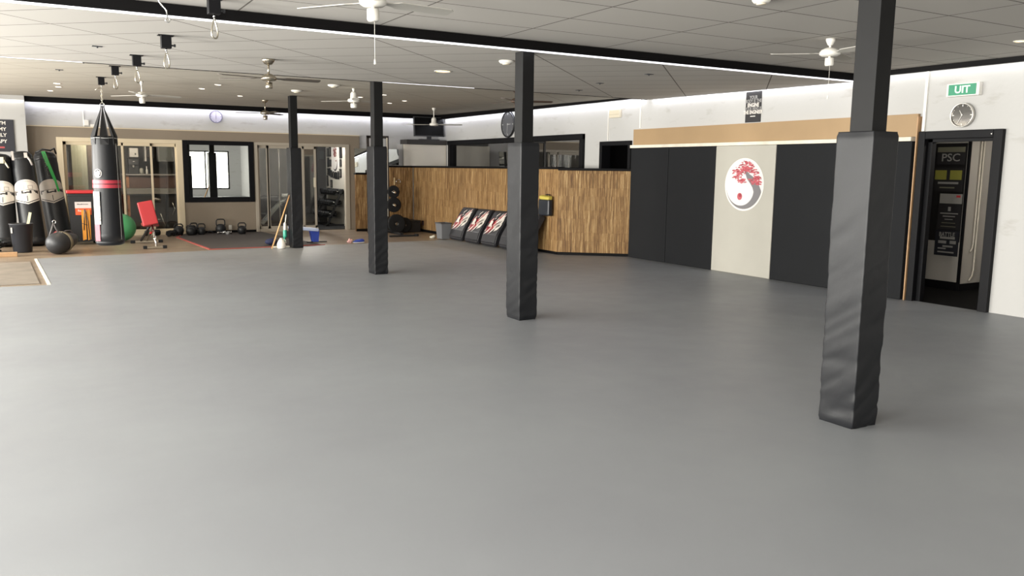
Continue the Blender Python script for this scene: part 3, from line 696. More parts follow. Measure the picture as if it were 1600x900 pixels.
# ------------------------------------------------------------------ downlights, detectors, plates
def downlight(label, x, y, z, r, lens, group=None, glare=0):
    t = thing('downlight', label, 'light', (x, y, z), group=group)
    m = MB(); m.lathe([(r * .82, .004), (r * .85, -.006), (r, -.006), (r * 1.06, -.002), (r * 1.06, .004)], 28); m.build('rim', WPLASTIC, t)
    m = MB(); m.lathe([(0, -.004), (r * .85, -.004)], 28); m.build('lens', lens, t)
downlight('large round warm yellow recessed ceiling light above the middle of the room', 4.60, 9.80, zmid(9.8), .105, WARMLENS)
downlight('warm recessed ceiling light at the right edge of the near ceiling', 8.43, 4.73, 2.893, .06, WARMLENS)
for (x, y, lb) in ((.437, 16.4, 'small bright ceiling spotlight, nearest of three above the leaning punching bags'), (.475, 17.2, 'small bright ceiling spotlight, middle of three above the leaning punching bags'), (.365, 18.35, 'small bright ceiling spotlight, leftmost and farthest above the leaning punching bags'),
                   (2.76, 14.7, 'small bright ceiling spotlight, right one of the pair above the back wall clock'), (2.68, 15.75, 'small bright ceiling spotlight, left one of the pair above the back wall clock'), (3.62, 17.1, 'small bright ceiling spotlight left of the small nickel fan'),
                   (5.6, 15.7, 'small bright ceiling spotlight beside the cone shaped white fan'), (5.74, 14.8, 'small bright ceiling spotlight right of the third column, nearest of three'), (6.68, 16.9, 'small bright ceiling spotlight right of the third column, lowest of three'), (6.65, 16.0, 'small bright ceiling spotlight right of the third column, rightmost of three')):
    downlight(lb, x, y, zfar(y) - .001, .055, SPOTLENS, 'ceiling spotlights in the far bay')
for (x, y, z, r, lb) in ((4.70, 8.33, zmid(8.33), .085, 'white smoke detector on the ceiling left of the second column top'), (4.33, 13.4, zfar(13.4), .10, 'white smoke detector left of the third column on the far ceiling'), (4.85, 4.68, 2.893, .07, 'white smoke detector at the top edge of the picture'), (4.15, 14.95, zfar(14.95), .10, 'white flat ceiling detector above the farthest column')):
    t = thing('smoke_detector', lb, 'smoke detector', (x, y, z))
    m = MB(); m.lathe([(0, 0), (r, 0), (r, -.012), (r * .8, -.03), (r * .35, -.034), (0, -.034)], 24); m.build('housing', WPLASTIC, t)
    m = MB(); m.lathe([(r * .5, -.034), (r * .55, -.04), (0, -.042)], 20); m.build('sensor', CREAMPL, t)
for (x, y, z, lb) in ((.655, 9.9, zmid(9.9), 'small dark plate on the ceiling left of the bag brackets'), (6.83, 8.43, zmid(8.43), 'small dark plate on the ceiling right of the second column, nearest of three'), (7.06, 9.8, zmid(9.8), 'small dark plate on the ceiling right of the second column, middle of three'), (7.49, 10.95, zmid(10.95), 'small dark plate on the ceiling right of the second column, farthest of three'), (.645, 12.35, zfar(12.35), 'small dark hook plate on the far ceiling beside the led strip'), (.40, 13.7, zfar(13.7), 'faint slotted plate on the far ceiling above the leaning bags')):
    m = MB(); m.box(-.05, .05, -.035, .035, -.006, .001, bev=.003); m.cyl((0, 0, -.006), (0, 0, -.02), .008, seg=8)
    o = m.build('ceiling_plate', DARKGREY, None, (x, y, z)); tag(o, lb, 'plate')

# ------------------------------------------------------------------ punching bag brackets in a row
def carabiner(m, z, h, w, r=.006, rot=0):
    pts = []
    for k in range(24):
        a = 2 * PI * k / 24; s_ = math.sin(a); ww = w * (.62 - .38 * math.cos(a))
        pts.append((ww * s_ * math.cos(rot), ww * s_ * math.sin(rot), z - h / 2 + h / 2 * math.cos(a)))
    m.tube(pts, r, 8, closed=True)
def bracket(x, y, z, label, link=True):
    t = thing('bag_bracket', label, 'bracket', (x, y, z), group='black ceiling brackets for punching bags')
    m = MB(); m.box(-.045, .045, -.045, .045, -.12, -.004, bev=.004); m.box(-.07, .07, -.05, .05, -.006, .002); m.build('block', BLACKFRAME, t)
    m = MB(); m.cyl((.04, 0, -.09), (.085, 0, -.09), .008, seg=8); m.cyl((.07, 0, -.09), (.085, 0, -.09), .014, seg=6); m.build('bolt', DARKGREY, t)
    m = MB(); m.cyl((0, 0, -.12), (0, 0, -.145), .008, seg=8); m.tube([(0, .012 * math.cos(a), -.155 + .012 * math.sin(a)) for a in [2 * PI * k / 10 for k in range(10)]], .004, 6, closed=True); m.build('eye', STEEL, t)
    if link:
        m = MB(); carabiner(m, -.155, .15, .036, .0065, .3); m.build('carabiner', mat('steel_warm', 'B9B3A4', .3, metal=1), t)
    return t
for (x, y, z, lb) in ((1.30, 6.98, 2.893, 'black ceiling bracket with carabiner cut off by the top edge, nearest in the row'), (1.155, 8.6, zmid(8.6), 'black ceiling bracket with carabiner, second in the row, just past the black ceiling trim'), (1.09, 10.5, zmid(10.5), 'black ceiling bracket with carabiner, third in the row'), (1.035, 12.62, zfar(12.62), 'black ceiling bracket with carabiner, fourth in the row, next to the hanging bag')):
    bracket(x, y, z, lb)
bracket(.99, 14.56, zfar(14.56), 'black ceiling bracket carrying the hanging punching bag', False)
t = thing('hanging_hook', 'thin bent steel hook with eye hanging at the top left edge', 'hook', (.67, 5.1, 2.893))
m = MB(); m.tube([(0, 0, 0), (0, 0, -.30), (-.02, 0, -.35), (-.01, 0, -.40), (.025, .0, -.44), (.03, 0, -.48)], .0035, 8); m.build('wire', STEEL, t)
m = MB(); m.tube([(.03 + .012 * math.cos(a), 0, -.492 + .012 * math.sin(a)) for a in [2 * PI * k / 12 for k in range(12)]], .0035, 6, closed=True); m.build('eye', STEEL, t)

# ------------------------------------------------------------------ hanging heavy bag
def wrap(r, u, z): a = -PI / 2 + u / r; return (r * math.cos(a), r * math.sin(a), z)
def wstrip(m, r, u0, u1, f0, f1, n, mi=0):
    for k in range(n):
        a, b = u0 + (u1 - u0) * k / n, u0 + (u1 - u0) * (k + 1) / n
        A0, A1, B0, B1 = f0(a), f1(a), f0(b), f1(b)
        if A1 - A0 < 1e-5 and B1 - B0 < 1e-5: continue
        m.poly([wrap(r, a, A0), wrap(r, b, B0), wrap(r, b, B1 + 1e-6), wrap(r, a, A1 + 1e-6)], mi)
def rect(m, r, u0, u1, z0, z1, mi=0, n=6): wstrip(m, r, u0, u1, lambda u: z0, lambda u: z1, n, mi)
t = thing('punching_bag', 'black punching bag with red bands hanging from the ceiling by straps', 'punching bag', (.985, 14.56, 0))
r0 = .206
def bulge(p):
    f = 1 + .02 * math.sin(p.z * 5) + .015 * noise.noise(p * 4); return Vector((p.x * f, p.y * f, p.z))
m = MB(); m.lathe([(0, .325), (r0 * .80, .325), (r0 * .97, .345), (r0 * 1.03, .40)] + [(r0 * (1.03 - .14 * k / 14), .40 + 1.58 * k / 14) for k in range(15)] + [(r0 * .88, 2.0), (r0 * .80, 2.03), (0, 2.04)], 36, fn=bulge); m.build('body', VINYL, t)
def rb(z): return r0 * (1.03 - .14 * (z - .4) / 1.58) * 1.035 + .002
m = MB()
for z0, z1 in ((1.228, 1.282), (1.295, 1.35)):
    m.lathe([(rb(z0), z0), (rb(z1), z1)], 48)
m.build('red_band', REDSTRIPE, t)
rr = r0 * 1.08
m = MB()
for k in range(40):
    a0, a1 = 2 * PI * k / 40, 2 * PI * (k + 1) / 40; u0, z0 = -.14, 1.455
    for ra, rc in ((.058, .052), (.05, .0)):
        if rc: m.poly([wrap(rr, u0 + ra * math.cos(a0), z0 + ra * math.sin(a0) * 1.15), wrap(rr, u0 + ra * math.cos(a1), z0 + ra * math.sin(a1) * 1.15), wrap(rr, u0 + rc * math.cos(a1), z0 + rc * math.sin(a1) * 1.15), wrap(rr, u0 + rc * math.cos(a0), z0 + rc * math.sin(a0) * 1.15)])
for (ua, ub, za, zb) in ((-.04, -.015, -.03, .02), (-.01, .015, -.045, -.0), (.012, .034, -.02, .035), (-.03, .03, -.05, -.042), (-.012, .005, .01, .045)):
    rect(m, rr, -.14 + ua, -.14 + ub, 1.455 + za, 1.455 + zb, n=3)
m.build('round_emblem', WPRINT, t)
m = MB(); rect(m, rr + .001, -.262, -.135, .665, 1.17, 0, 10); rect(m, rr + .003, -.262, -.16, .40, .665, 1, 8)
rnd = random.Random(5)
for k in range(26):
    z = .70 + k * .0175; ua = -.172 + rnd.uniform(-.006, .006); rect(m, rr + .003, ua, ua + rnd.uniform(.02, .033), z, z + .010, 2, 2)
p = m.build('side_panel', [WPRINT, mat('pink_red_panel', 'B05560', .5), INK], t); p['label'] = 'white side panel with dark vertical lettering'
m = MB(); m.tube([wrap(rb(z) + .0, .175 + .0 * z, z) for z in [.42 + 1.5 * k / 20 for k in range(21)]], .0035, 6); m.build('seam_piping', MIDGREY, t)
m = MB(); m.tube([(rb(2.0) * .97 * math.cos(a), rb(2.0) * .97 * math.sin(a), 2.0 + .004 * math.sin(5 * a)) for a in [2 * PI * k / 40 for k in range(40)]], .006, 6, closed=True); m.build('rim_cord', mat('cord_grey', '9a9a9a', .5), t)
for k in range(6):
    a = 2 * PI * k / 6 + .45; ca, sa = math.cos(a), math.sin(a); rt = r0 * .86
    m = MB(); M = Matrix.Rotation(a, 4, 'Z')
    w = .06
    m.prism([M @ Vector((rt + .002, -w, 1.9)), M @ Vector((rt + .002, w, 1.9)), M @ Vector((rt + .002, w, 2.03)), M @ Vector((rt * .16, .012, 2.44)), M @ Vector((.02, .008, 2.50)), M @ Vector((.02, -.008, 2.50)), M @ Vector((rt * .16, -.012, 2.44)), M @ Vector((rt + .002, -w, 2.03))], M.to_3x3() @ Vector((.005, 0, .001)))
    m.build('strap', mat('strap_black', '19191b', .6), t)
m = MB(); m.tube([(.03 * math.cos(a), 0, 2.51 + .035 * math.sin(a)) for a in [2 * PI * k / 16 for k in range(16)]], .006, 8, closed=True); m.build('ring', STEEL, t)
m = MB()
for k in range(7):
    z = 2.555 + .032 * k
    m.tube([((.010 * math.cos(a)) * (k % 2), (.010 * math.cos(a)) * ((k + 1) % 2), z + .020 * math.sin(a)) for a in [2 * PI * q / 10 for q in range(10)]], .0035, 6, closed=True)
m.tube([(-.09, 0, 2.735), (-.05, 0, 2.76), (-.01, 0, 2.772)], .006, 6)
m.build('chain', mat('steel_warm', 'B9B3A4', .3, metal=1), t)

# ------------------------------------------------------------------ bags leaning at the left
def leaning(label, base, top, r, seed, faint=0):
    base, top = Vector(base), Vector(top); d = top - base; L = d.length
    t = thing('leaning_punching_bag', label, 'punching bag', base, Vector((0, 0, 1)).rotation_difference(d).to_euler(), group='punching bags leaning in the corner')
    def wr(p):
        n_ = noise.noise(Vector((p.x * 7 + seed, p.y * 7, p.z * 6 - p.x * 5)))
        up = max(0, (p.z / L - .55) * 2); f = 1 + .05 * n_ * up + .01 * n_; return Vector((p.x * f, p.y * f, p.z + .02 * n_ * up))
    m = MB(); m.lathe([(0, 0), (r * .85, 0), (r * .98, .02), (r * 1.02, .08)] + [(r * (1.02 - .08 * k / 24), .08 + (L - .2) * k / 24) for k in range(25)] + [(r * .90, L - .07), (r * .74, L - .01), (r * .5, L + .01), (0, L - .01)], 32, fn=wr); m.build('body', VINYL, t)
    rr = r * 1.035; zc = L * .56; W = .27
    fd = lambda u: zc + .06 + .17 * math.sqrt(max(0, 1 - (u / W) ** 2)); fb = lambda u: zc - .26 + .10 * abs(u) / W
    m = MB(); wstrip(m, rr, -W, W, fb, fd, 28, 0)
    R2 = rr + .002
    for s_ in (-1, 1):
        for (a, b, c, d_) in ((.03, .12, .06, .07), (.03, .12, .125, .135), (.03, .04, .06, .135), (.11, .12, .06, .135)):
            rect(m, R2, min(s_ * a, s_ * b), max(s_ * a, s_ * b), zc + c - .02, zc + d_ - .02, 2, 3)
    rect(m, R2, -W + .01, W - .01, zc + .018, zc + .026, 1, 16)
    # letter band
    for (u0, u1, h0, h1) in ((-.235, -.15, -.005, .012), (-.235, -.205, -.055, .0), (-.095, -.06, -.045, .012), (-.06, -.02, -.045, -.02), (-.03, -.005, -.045, -.015), (-.005, .05, -.035, -.01), (.05, .085, -.045, .012), (.13, .24, -.005, .012), (.16, .205, -.03, .0), (.20, .235, -.045, .01)):
        rect(m, R2, u0, u1, zc + h0, zc + h1, 1, 4)
    rect(m, R2, -.006, .006, zc - .20, zc - .09, 1, 2)
    wstrip(m, R2, -W * .9, W * .9, lambda u: fb(u) + .022, lambda u: fb(u) + .038, 20, 1)
    rnd = random.Random(seed)
    for k in range(14):
        u = (k - 6.5) * .026; z = fd(u) - .045; rect(m, R2, u - .006, u + .006, z, z + .018 + rnd.random() * .01, 2, 1)
    o = m.build('logo_patch', [WPRINT if not faint else mat('dull_print', 'A79F96', .6), INK, mat('faint_ink', 'A39A93', .6)], t); o['label'] = 'pale shield shaped logo with dark markings'
    m = MB(); m.lathe([(r * .955, L - .17), (r * .965, L - .168), (r * .96, L - .12), (r * .95, L - .118)], 32); m.build('rim_band', BLACKPL, t)
    return t, L
b1, L1 = leaning('black punching bag with white logo at the left picture edge, leftmost of three leaning bags', (-.56, 18.65, 0), (-.55, 19.15, 1.74), .205, 1.2)
b2, L2 = leaning('black punching bag with white logo, middle of three leaning bags, behind the bucket', (-.085, 18.65, 0), (-.20, 19.1, 1.80), .205, 4.1)
b3, L3 = leaning('black punching bag with dull logo and a green strap, right of three leaning bags', (.40, 19.3, 0), (.20, 19.6, 1.82), .218, 7.7, 1)
m = MB(); m.box(-.17, -.13, -.22, -.205, L2 - .2, L2 - .02); m.box(.04, .10, -.225, -.205, L2 - .16, L2 - .06); m.tube([(.08, -.215, L2 - .12), (.13, -.19, L2 - .2), (.16, -.17, L2 - .3)], .018, 8); m.build('white_tag', mat('tag_grey', 'B5B0AC', .6), b2)
m = MB(); m.box(-.02, .05, -.235, -.2, L1 - .22, L1 - .1); m.tube([(.05, -.2, L1 - .15), (.1, -.19, L1 - .25), (.13, -.18, L1 - .3)], .015, 8); m.build('white_tag', mat('tag_cream', 'D8D4BE', .6), b1)
m = MB(); R3 = .245
for (u0, z0, u1, z1, w) in ((-.02, L3 - .02, .03, L3 - .32, .036), (.03, L3 - .28, .10, L3 - .62, .03), (.10, L3 - .60, .13, L3 - .85, .022)):
    for k in range(6):
        a, b = k / 6, (k + 1) / 6; ua, ub = u0 + (u1 - u0) * a, u0 + (u1 - u0) * b; za, zb = z0 + (z1 - z0) * a, z0 + (z1 - z0) * b
        m.poly([wrap(R3, ua - w, za), wrap(R3, ua + w, za), wrap(R3, ub + w, zb), wrap(R3, ub - w, zb)])
m.build('green_strap', GREENTAPE, b3)
m = MB(); m.tube([(-.16, -.15, L3 - .02), (-.02, -.2, L3 + .03), (.12, -.16, L3 + .0), (.19, -.1, L3 + .05), (.21, -.02, L3 - .05)], .018, 8); m.build('top_strap', BLACKPL, b3)
m = MB()
for k in range(12): m.ball((-.015 + .012 * (k % 2), -.235, L3 - .08 - .04 * k), .013, seg=8)
m.build('chain', mat('chain_dull', '77756F', .4, metal=.8), b3)
# ------------------------------------------------------------------ things on the wooden floor at the left (floor level z = -0.012)
G = -.012
t = thing('waste_bin', 'black bucket shaped bin with a pale stick standing in it', 'bin', (-.265, 17.42, G))
m = MB(); m.lathe([(0, 0), (.14, 0), (.152, .02), (.185, .50), (.198, .51), (.198, .525), (.182, .525), (.145, .05), (0, .05)], 28); m.build('body', mat('bucket_black', '212329', .5), t)
m = MB(); m.box(-.165, -.14, -.135, -.115, .36, .46, M=Matrix.Rotation(.0, 4, 'Z')); m.build('white_tag', WPLASTIC, t)
m = MB(); m.prism([(-.022, 0, 0), (.022, 0, 0), (.022, .012, 0), (-.022, .012, 0)], (.0, 0, .42)); o = m.build('pale_stick', mat('stick_cream', 'E2DDB8', .6), None, (-.20, 17.42, .30)); o.rotation_euler = (0, .22, 0); tag(o, 'pale flat stick standing in the black bucket bin', 'stick')
m = MB(); m.box(-1.5, -.34, -.06, .06, 0, .075, bev=.006); o = m.build('wooden_plank', PINE, None, (0, 16.68, G)); tag(o, 'raw pine plank lying on the floor at the left picture edge', 'plank')
rnd = random.Random(11); m = MB()
for k in range(7):
    pts = []; cx, cy = -.80 + rnd.uniform(-.1, .12), 17.5 + rnd.uniform(-.2, .2)
    for q in range(18):
        a = 2 * PI * q / 18; pts.append((cx + (.14 + .05 * rnd.random()) * math.cos(a), cy + (.12 + .04 * rnd.random()) * math.sin(a), .02 + .03 * k + .025 * rnd.random()))
    m.tube(pts, .017, 7, closed=True, m=k % 2)
tag(m.build('resistance_bands', [mat('teal_black', '10201f', .6), RUBBER], None, (0, 0, G)), 'tangled dark resistance bands on the floor at the left edge', 'bands')
# round bag lying on its side with straps
t = thing('teardrop_bag', 'black teardrop punching bag lying on the floor with red top and straps', 'punching bag', (.30, 16.85, G))
ax = Vector((.55, .80, .10)).normalized(); M = Matrix.Translation((-.02, -.08, .195)) @ ax.to_track_quat('Z', 'Y').to_matrix().to_4x4()
m = MB(); m.lathe([(0, -.19), (.07, -.178), (.13, -.14), (.178, -.07), (.193, 0), (.19, .08), (.175, .18), (.15, .30), (.12, .42), (.09, .50), (0, .52)], 28, M=M); m.build('body', mat('worn_black_leather', '26272A', .5, bump=.08, bscale=12), t)
m = MB(); m.lathe([(.194, .10), (.199, .105), (.186, .19), (.182, .195)], 28, M=M); m.build('pale_band', mat('band_khaki', '7d7460', .6), t)
m = MB(); m.lathe([(.18, 0), (.165, .10), (.12, .22), (.03, .30), (0, .3)], 20, c=(-.0, .42, .08)); m.build('red_top', mat('maroon_leather', '7A2029', .5), t)
m = MB(); m.tube([(-.15, -.02, .28), (-.10, .0, .42), (-.06, .0, .55)], .014, 8); m.tube([(.03, .0, .36), (-.02, .0, .44), (-.06, .0, .55)], .012, 8); m.tube([(.0, -.2, .30), (.06, -.06, .38), (.14, .06, .41), (.22, .2, .40), (.30, .34, .22)], .012, 8); m.build('strap', mat('strap_grey', '5a5656', .6), t)
m = MB(); m.tube([(-.045 + .025 * math.cos(a), 0, .575 + .03 * math.sin(a)) for a in [2 * PI * k / 14 for k in range(14)]], .007, 8, closed=True); m.build('ring', STEEL, t)
# wheelie bin with red lid
t = thing('wheelie_bin', 'black wheelie bin with red lid and orange label behind the hanging bag', 'bin', (.785, 18.80, G))
m = MB()
a, b = [(-.20, -.22), (.20, -.22), (.20, .22), (-.20, .22)], [(-.245, -.26), (.245, -.26), (.245, .26), (-.245, .26)]
v0 = [m.b.verts.new((x, y, .06)) for x, y in a]; v1 = [m.b.verts.new((x, y, 1.02)) for x, y in b]
for k in range(4): m.b.faces.new((v0[k], v0[(k + 1) % 4], v1[(k + 1) % 4], v1[k]))
m.b.faces.new(v0[::-1]); m.b.faces.new(v1)
bmesh.ops.bevel(m.b, geom=list(m.b.edges), offset=.02, segments=2, affect='EDGES')
m.box(-.25, .25, -.268, .268, .975, 1.02, bev=.008); m.build('body', BLACKPL, t)
m = MB(); m.box(-.262, .262, -.285, .27, 1.025, 1.085, bev=.018, seg=3); m.box(-.15, .15, .24, .31, 1.0, 1.06, bev=.01); m.build('lid', REDBRIGHT, t)
for s_ in (-1, 1):
    m = MB(); m.cyl((s_ * .19, .2, .09), (s_ * .25, .2, .09), .09, seg=20); m.build('wheel', RUBBER, t)
Mb = frame((-.002, -.262, .74), (1, 0, 0), (0, -.045, .95))
def lb(x0, x1, y0, y1, mt, z=.002):
    m = MB(); m.box(x0, x1, y0, y1, 0, z); m.xform(Mb); return m.build('label_sheet', mt, t)
lb(-.125, .165, -.005, .12, mat('label_pale', 'CFC6C4', .5)); lb(-.12, .165, -.14, -.005, ORANGELAB)
text('Restafval', .055, WPRINT, t, Mb @ Matrix.Translation((.02, -.055, .003)), bold=.001)
for k in range(10):
    pass
m = MB(); rnd = random.Random(2)
for k in range(11): m.box(-.085 + k * .0185, -.085 + k * .0185 + (.013 if k < 5 else .010), .063, .063 + .016 + .006 * rnd.random(), .002, .003)
m.xform(Mb); m.build('lettering', INK, t)
t = thing('lifting_strap', 'yellow orange straps hanging down the front of the wheelie bin', 'strap', (.82, 18.47, G))
for x0, x1 in ((-.055, .02), (.035, .10)):
    m = MB(); m.prism([(x0, .02, .70), (x1, .02, .70), (x1 - .01, -.03, .12), (x0 + .0, -.03, .10)], (0, .006, 0)); m.build('band', ORANGE, t)
m = MB(); m.tube([(-.03, -.02, .30), (-.0, .005, .72), (.01, .0, .71), (.05, -.02, .48), (.07, -.045, .12)], .008, 7); m.tube([(-.06, -.03, .44), (.04, -.03, .40)], .006, 6); m.build('black_cord', BLACKPL, t)
# green ball
m = MB(); m.ball((0, 0, .29), .29, seg=40); 
o = m.build('exercise_ball', GREENBALL, None, (1.52, 19.15, G)); tag(o, 'green rubber exercise ball on the floor behind the hanging bag', 'ball')
# red weight bench
t = thing('weight_bench', 'red padded weight bench with upright backrest and chrome legs', 'bench', (1.92, 17.55, G))
Mb = Matrix.Translation((-.045, -.02, .67)) @ Matrix.Rotation(math.radians(-9), 4, 'X') @ Matrix.Rotation(math.radians(-11), 4, 'Y')
m = MB(); m.box(-.14, .14, -.035, .035, -.235, .235, bev=.025, M=Mb, seg=3); m.build('backrest', RED, t)
m = MB(); m.box(-.13, .16, .05, .45, .40, .46, bev=.02, seg=3); m.build('seat', mat('red_dark_vinyl', '7a2a2a', .45), t)
m = MB(); m.cyl((.02, -.05, .43), (.05, -.33, .03), .022); m.build('front_post', CHROME, t)
m = MB(); m.cyl((.037, -.2, .215), (.045, -.25, .15), .030); m.build('post_collar', CHROME, t)
m = MB(); m.box(-.165, .215, -.36, -.32, .008, .045, bev=.005); m.build('front_foot', NICKEL, t)
for x0, x1 in ((-.19, -.12), (.16, .235)):
    m = MB(); m.box(x0, x1, -.372, -.308, 0, .06, bev=.01); m.build('rubber_foot', RUBBER, t)
m = MB(); m.cyl((.0, .10, .42), (-.09, 1.0, .05), .024); m.build('rear_leg', BLACKIRON, t)
m = MB(); m.cyl((.03, .05, .42), (.02, .95, .06), .02); m.build('rear_leg', STEEL, t)
m = MB(); m.box(-.24, .28, .98, 1.03, .01, .05, bev=.005); m.build('rear_foot', NICKEL, t)
for x0, x1 in ((-.29, -.20), (.24, .33)):
    m = MB(); m.box(x0, x1, .97, 1.04, 0, .06, bev=.01); m.build('rubber_foot', RUBBER, t)
m = MB(); m.cyl((.02, .42, .28), (.08, .42, .28), .05, seg=16); m.build('adjust_knob', REDBRIGHT, t)
# dumbbells beside door
def dumbbell(label, loc, rz, L=.15, r=.075, group=None, hexa=True):
    t = thing('dumbbell', label, 'dumbbell', loc, (0, 0, rz), group=group)
    m = MB(); m.cyl((-L * .5, 0, r), (L * .5, 0, r), .016); m.build('handle', STEEL, t)
    for s_ in (-1, 1):
        m = MB(); m.cyl((s_ * L * .42, 0, r), (s_ * (L * .42 + .02), 0, r), r * .8, r, seg=6 if hexa else 18, smooth=not hexa); m.cyl((s_ * (L * .42 + .02), 0, r), (s_ * (L * .42 + .10), 0, r), r, seg=6 if hexa else 18, smooth=not hexa); m.cyl((s_ * (L * .42 + .10), 0, r), (s_ * (L * .42 + .115), 0, r), r, r * .8, seg=6 if hexa else 18, smooth=not hexa); m.build('weight_head', RUBBER, t)
    return t
dumbbell('black dumbbell on the wooden floor in front of the sliding door, nearer of two', (2.63, 20.05, G), .9, .1, .075)
dumbbell('black dumbbell close to the sliding door behind the red bench, farther of two', (2.26, 20.35, G), .3, .12, .07)
# kettlebells
def kettle(label, x, y, r, h, rz, w=1.0):
    r *= 1.1; h *= 1.08
    t = thing('kettlebell', label, 'kettlebell', (x, y, -.002), (0, 0, rz), group='kettlebells along the taupe wall')
    m = MB(); m.lathe([(0, 0), (r * .62, 0), (r * .8, r * .15), (r, r * .85), (r * .93, r * 1.3), (r * .65, r * 1.7), (r * .3, r * 1.85), (0, r * 1.87)], 24); m.build('body', BLACKIRON, t)
    hw = r * .82 * w
    m = MB(); m.tube([(-hw * .75, 0, r * 1.35), (-hw, 0, r * 1.75), (-hw * .98, 0, h - .045), (-hw * .7, 0, h - .014), (0, 0, h - .010), (hw * .7, 0, h - .014), (hw * .98, 0, h - .045), (hw, 0, r * 1.75), (hw * .75, 0, r * 1.35)], .015, 9); m.build('handle', BLACKIRON, t)
kettle('black kettlebell at the left end of the cluster under the wall mirror', 2.80, 20.22, .105, .245, .2)
kettle('black kettlebell with wide handle, second from left in the cluster under the mirror', 3.05, 20.12, .10, .215, -.2, 1.1)
kettle('black kettlebell behind the cluster, third from left under the mirror', 3.15, 20.38, .09, .25, .4, 1.1)
kettle('black kettlebell at the right end of the cluster under the mirror', 3.30, 20.24, .085, .24, .1, 1.05)
kettle('black kettlebell with tall handle beside chrome dumbbells and the wall socket', 3.765, 20.42, .11, .32, .1)
kettle('black kettlebell standing alone right of the wall socket', 4.19, 20.1, .095, .25, -.1)
for k, (x, y, rz, lb_) in enumerate(((3.72, 20.2, .3, 'small chrome dumbbell in front of the tall kettlebell, left one'), (3.90, 20.25, -.4, 'small chrome dumbbell near the wall socket, middle one'), (3.86, 20.08, 1.2, 'small chrome dumbbell in front of the tall kettlebell, right front one'))):
    t = thing('chrome_dumbbell', lb_, 'dumbbell', (x, y, -.002), (0, 0, rz), group='small chrome dumbbells')
    m = MB(); m.cyl((-.09, 0, .035), (.09, 0, .035), .011); m.build('handle', CHROME, t)
    for s_ in (-1, 1):
        m = MB(); m.cyl((s_ * .055, 0, .035), (s_ * .085, 0, .035), .035, seg=18); m.build('weight_head', CHROME, t)
m = MB(); m.box(-.035, .035, -.02, 0, -.055, .055, bev=.006); o = m.build('wall_socket', WPLASTIC, None, (4.03, YB, .12)); tag(o, 'white wall socket low on the taupe wall beside the kettlebells', 'socket')
m = MB(); m.tube([(-.06, 0, .02), (-.02, .02, .06), (.03, 0, .05), (.08, -.01, .01)], .014, 8); o = m.build('skipping_rope_handle', BLACKPL, None, (3.53, 20.45, .0)); tag(o, 'small dark curved handle lying near the taupe wall', 'handle')
# exercise mat with red edge
t = thing('exercise_mat', 'dark brown rubber mat with a red border on the wooden floor', 'mat', (0, 0, G))
m = MB(); m.prism([(2.83, 20.55, 0), (2.70, 19.7, 0), (2.87, 16.62, 0), (5.1, 16.72, 0), (4.75, 20.6, 0)], (0, 0, .010)); m.build('surface', mat('mat_brown', '3A332E', .75, vary=.1, vscale=6), t)
m = MB(); e = [(2.80, 20.1), (2.66, 19.7), (2.83, 16.58), (5.14, 16.68)]
for (x0, y0), (x1, y1) in zip(e, e[1:]):
    d = Vector((x1 - x0, y1 - y0, 0)).normalized(); n_ = Vector((-d.y, d.x, 0)) * .05
    m.prism([Vector((x0, y0, 0)), Vector((x1, y1, 0)), Vector((x1, y1, 0)) + n_, Vector((x0, y0, 0)) + n_], (0, 0, .014))
m.build('red_border', mat('dull_red_edge', '9C4A42', .6), t)
# cleaning things by the farthest column
t = thing('broomstick', 'long pale wooden broomstick leaning against the farthest padded column', 'broomstick', (3.93, 16.2, .0))
m = MB(); m.cyl((0, 0, .0), (.415, .12, 1.06), .0145); m.build('stick', mat('broom_wood', 'C39A6A', .5), t)
m = MB(); m.cyl((.415, .12, 1.06), (.445, .128, 1.135), .017); m.build('end_cap', BLACKPL, t)
t = thing('jug', 'white plastic jug on the floor beside the broomstick', 'jug', (4.115, 16.2, 0))
m = MB(); m.lathe([(0, 0), (.07, 0), (.082, .015), (.084, .07), (.074, .12), (.05, .165), (.032, .185), (.03, .205), (0, .205)], 24); m.build('body', mat('milky_white', 'E2DED6', .4), t)
m = MB(); m.tube([(.04, 0, .175), (.085, 0, .16), (.09, 0, .10)], .009, 8); m.build('handle', mat('milky_white', 'E2DED6', .4), t)
t = thing('floor_mop', 'floor mop with teal and white handle standing left of the farthest column', 'mop', (4.21, 16.42, 0))
m = MB(); m.box(-.2, .13, -.04, .04, 0, .025, bev=.008); m.build('mop_head', mat('mop_cream', 'D8D2C2', .7), t)
m = MB(); m.cyl((.02, 0, .02), (.03, 0, .22), .016); m.build('lower_stem', TEAL, t)
m = MB(); m.lathe([(0, 0), (.035, 0), (.038, .02), (.038, .13), (.03, .145), (0, .145)], 16, c=(.04, 0, .20)); m.build('tank', TEAL, t)
m = MB(); m.lathe([(.03, 0), (.034, .02), (.03, .12), (.015, .15), (0, .15)], 16, c=(.043, 0, .345)); m.cyl((.05, 0, .48), (.075, 0, .65), .011); m.build('handle', WPLASTIC, t)
m = MB(); m.ball((0, 0, .05), .13, sc=(1, .8, .55), seg=14); m.map(lambda p: p * (1 + .15 * noise.noise(p * 14)))
o = m.build('navy_cloth', mat('navy', '1C2140', .8), None, (4.12, 17.0, .02)); tag(o, 'dark navy cloth bundle on the mat behind the white jug', 'cloth')
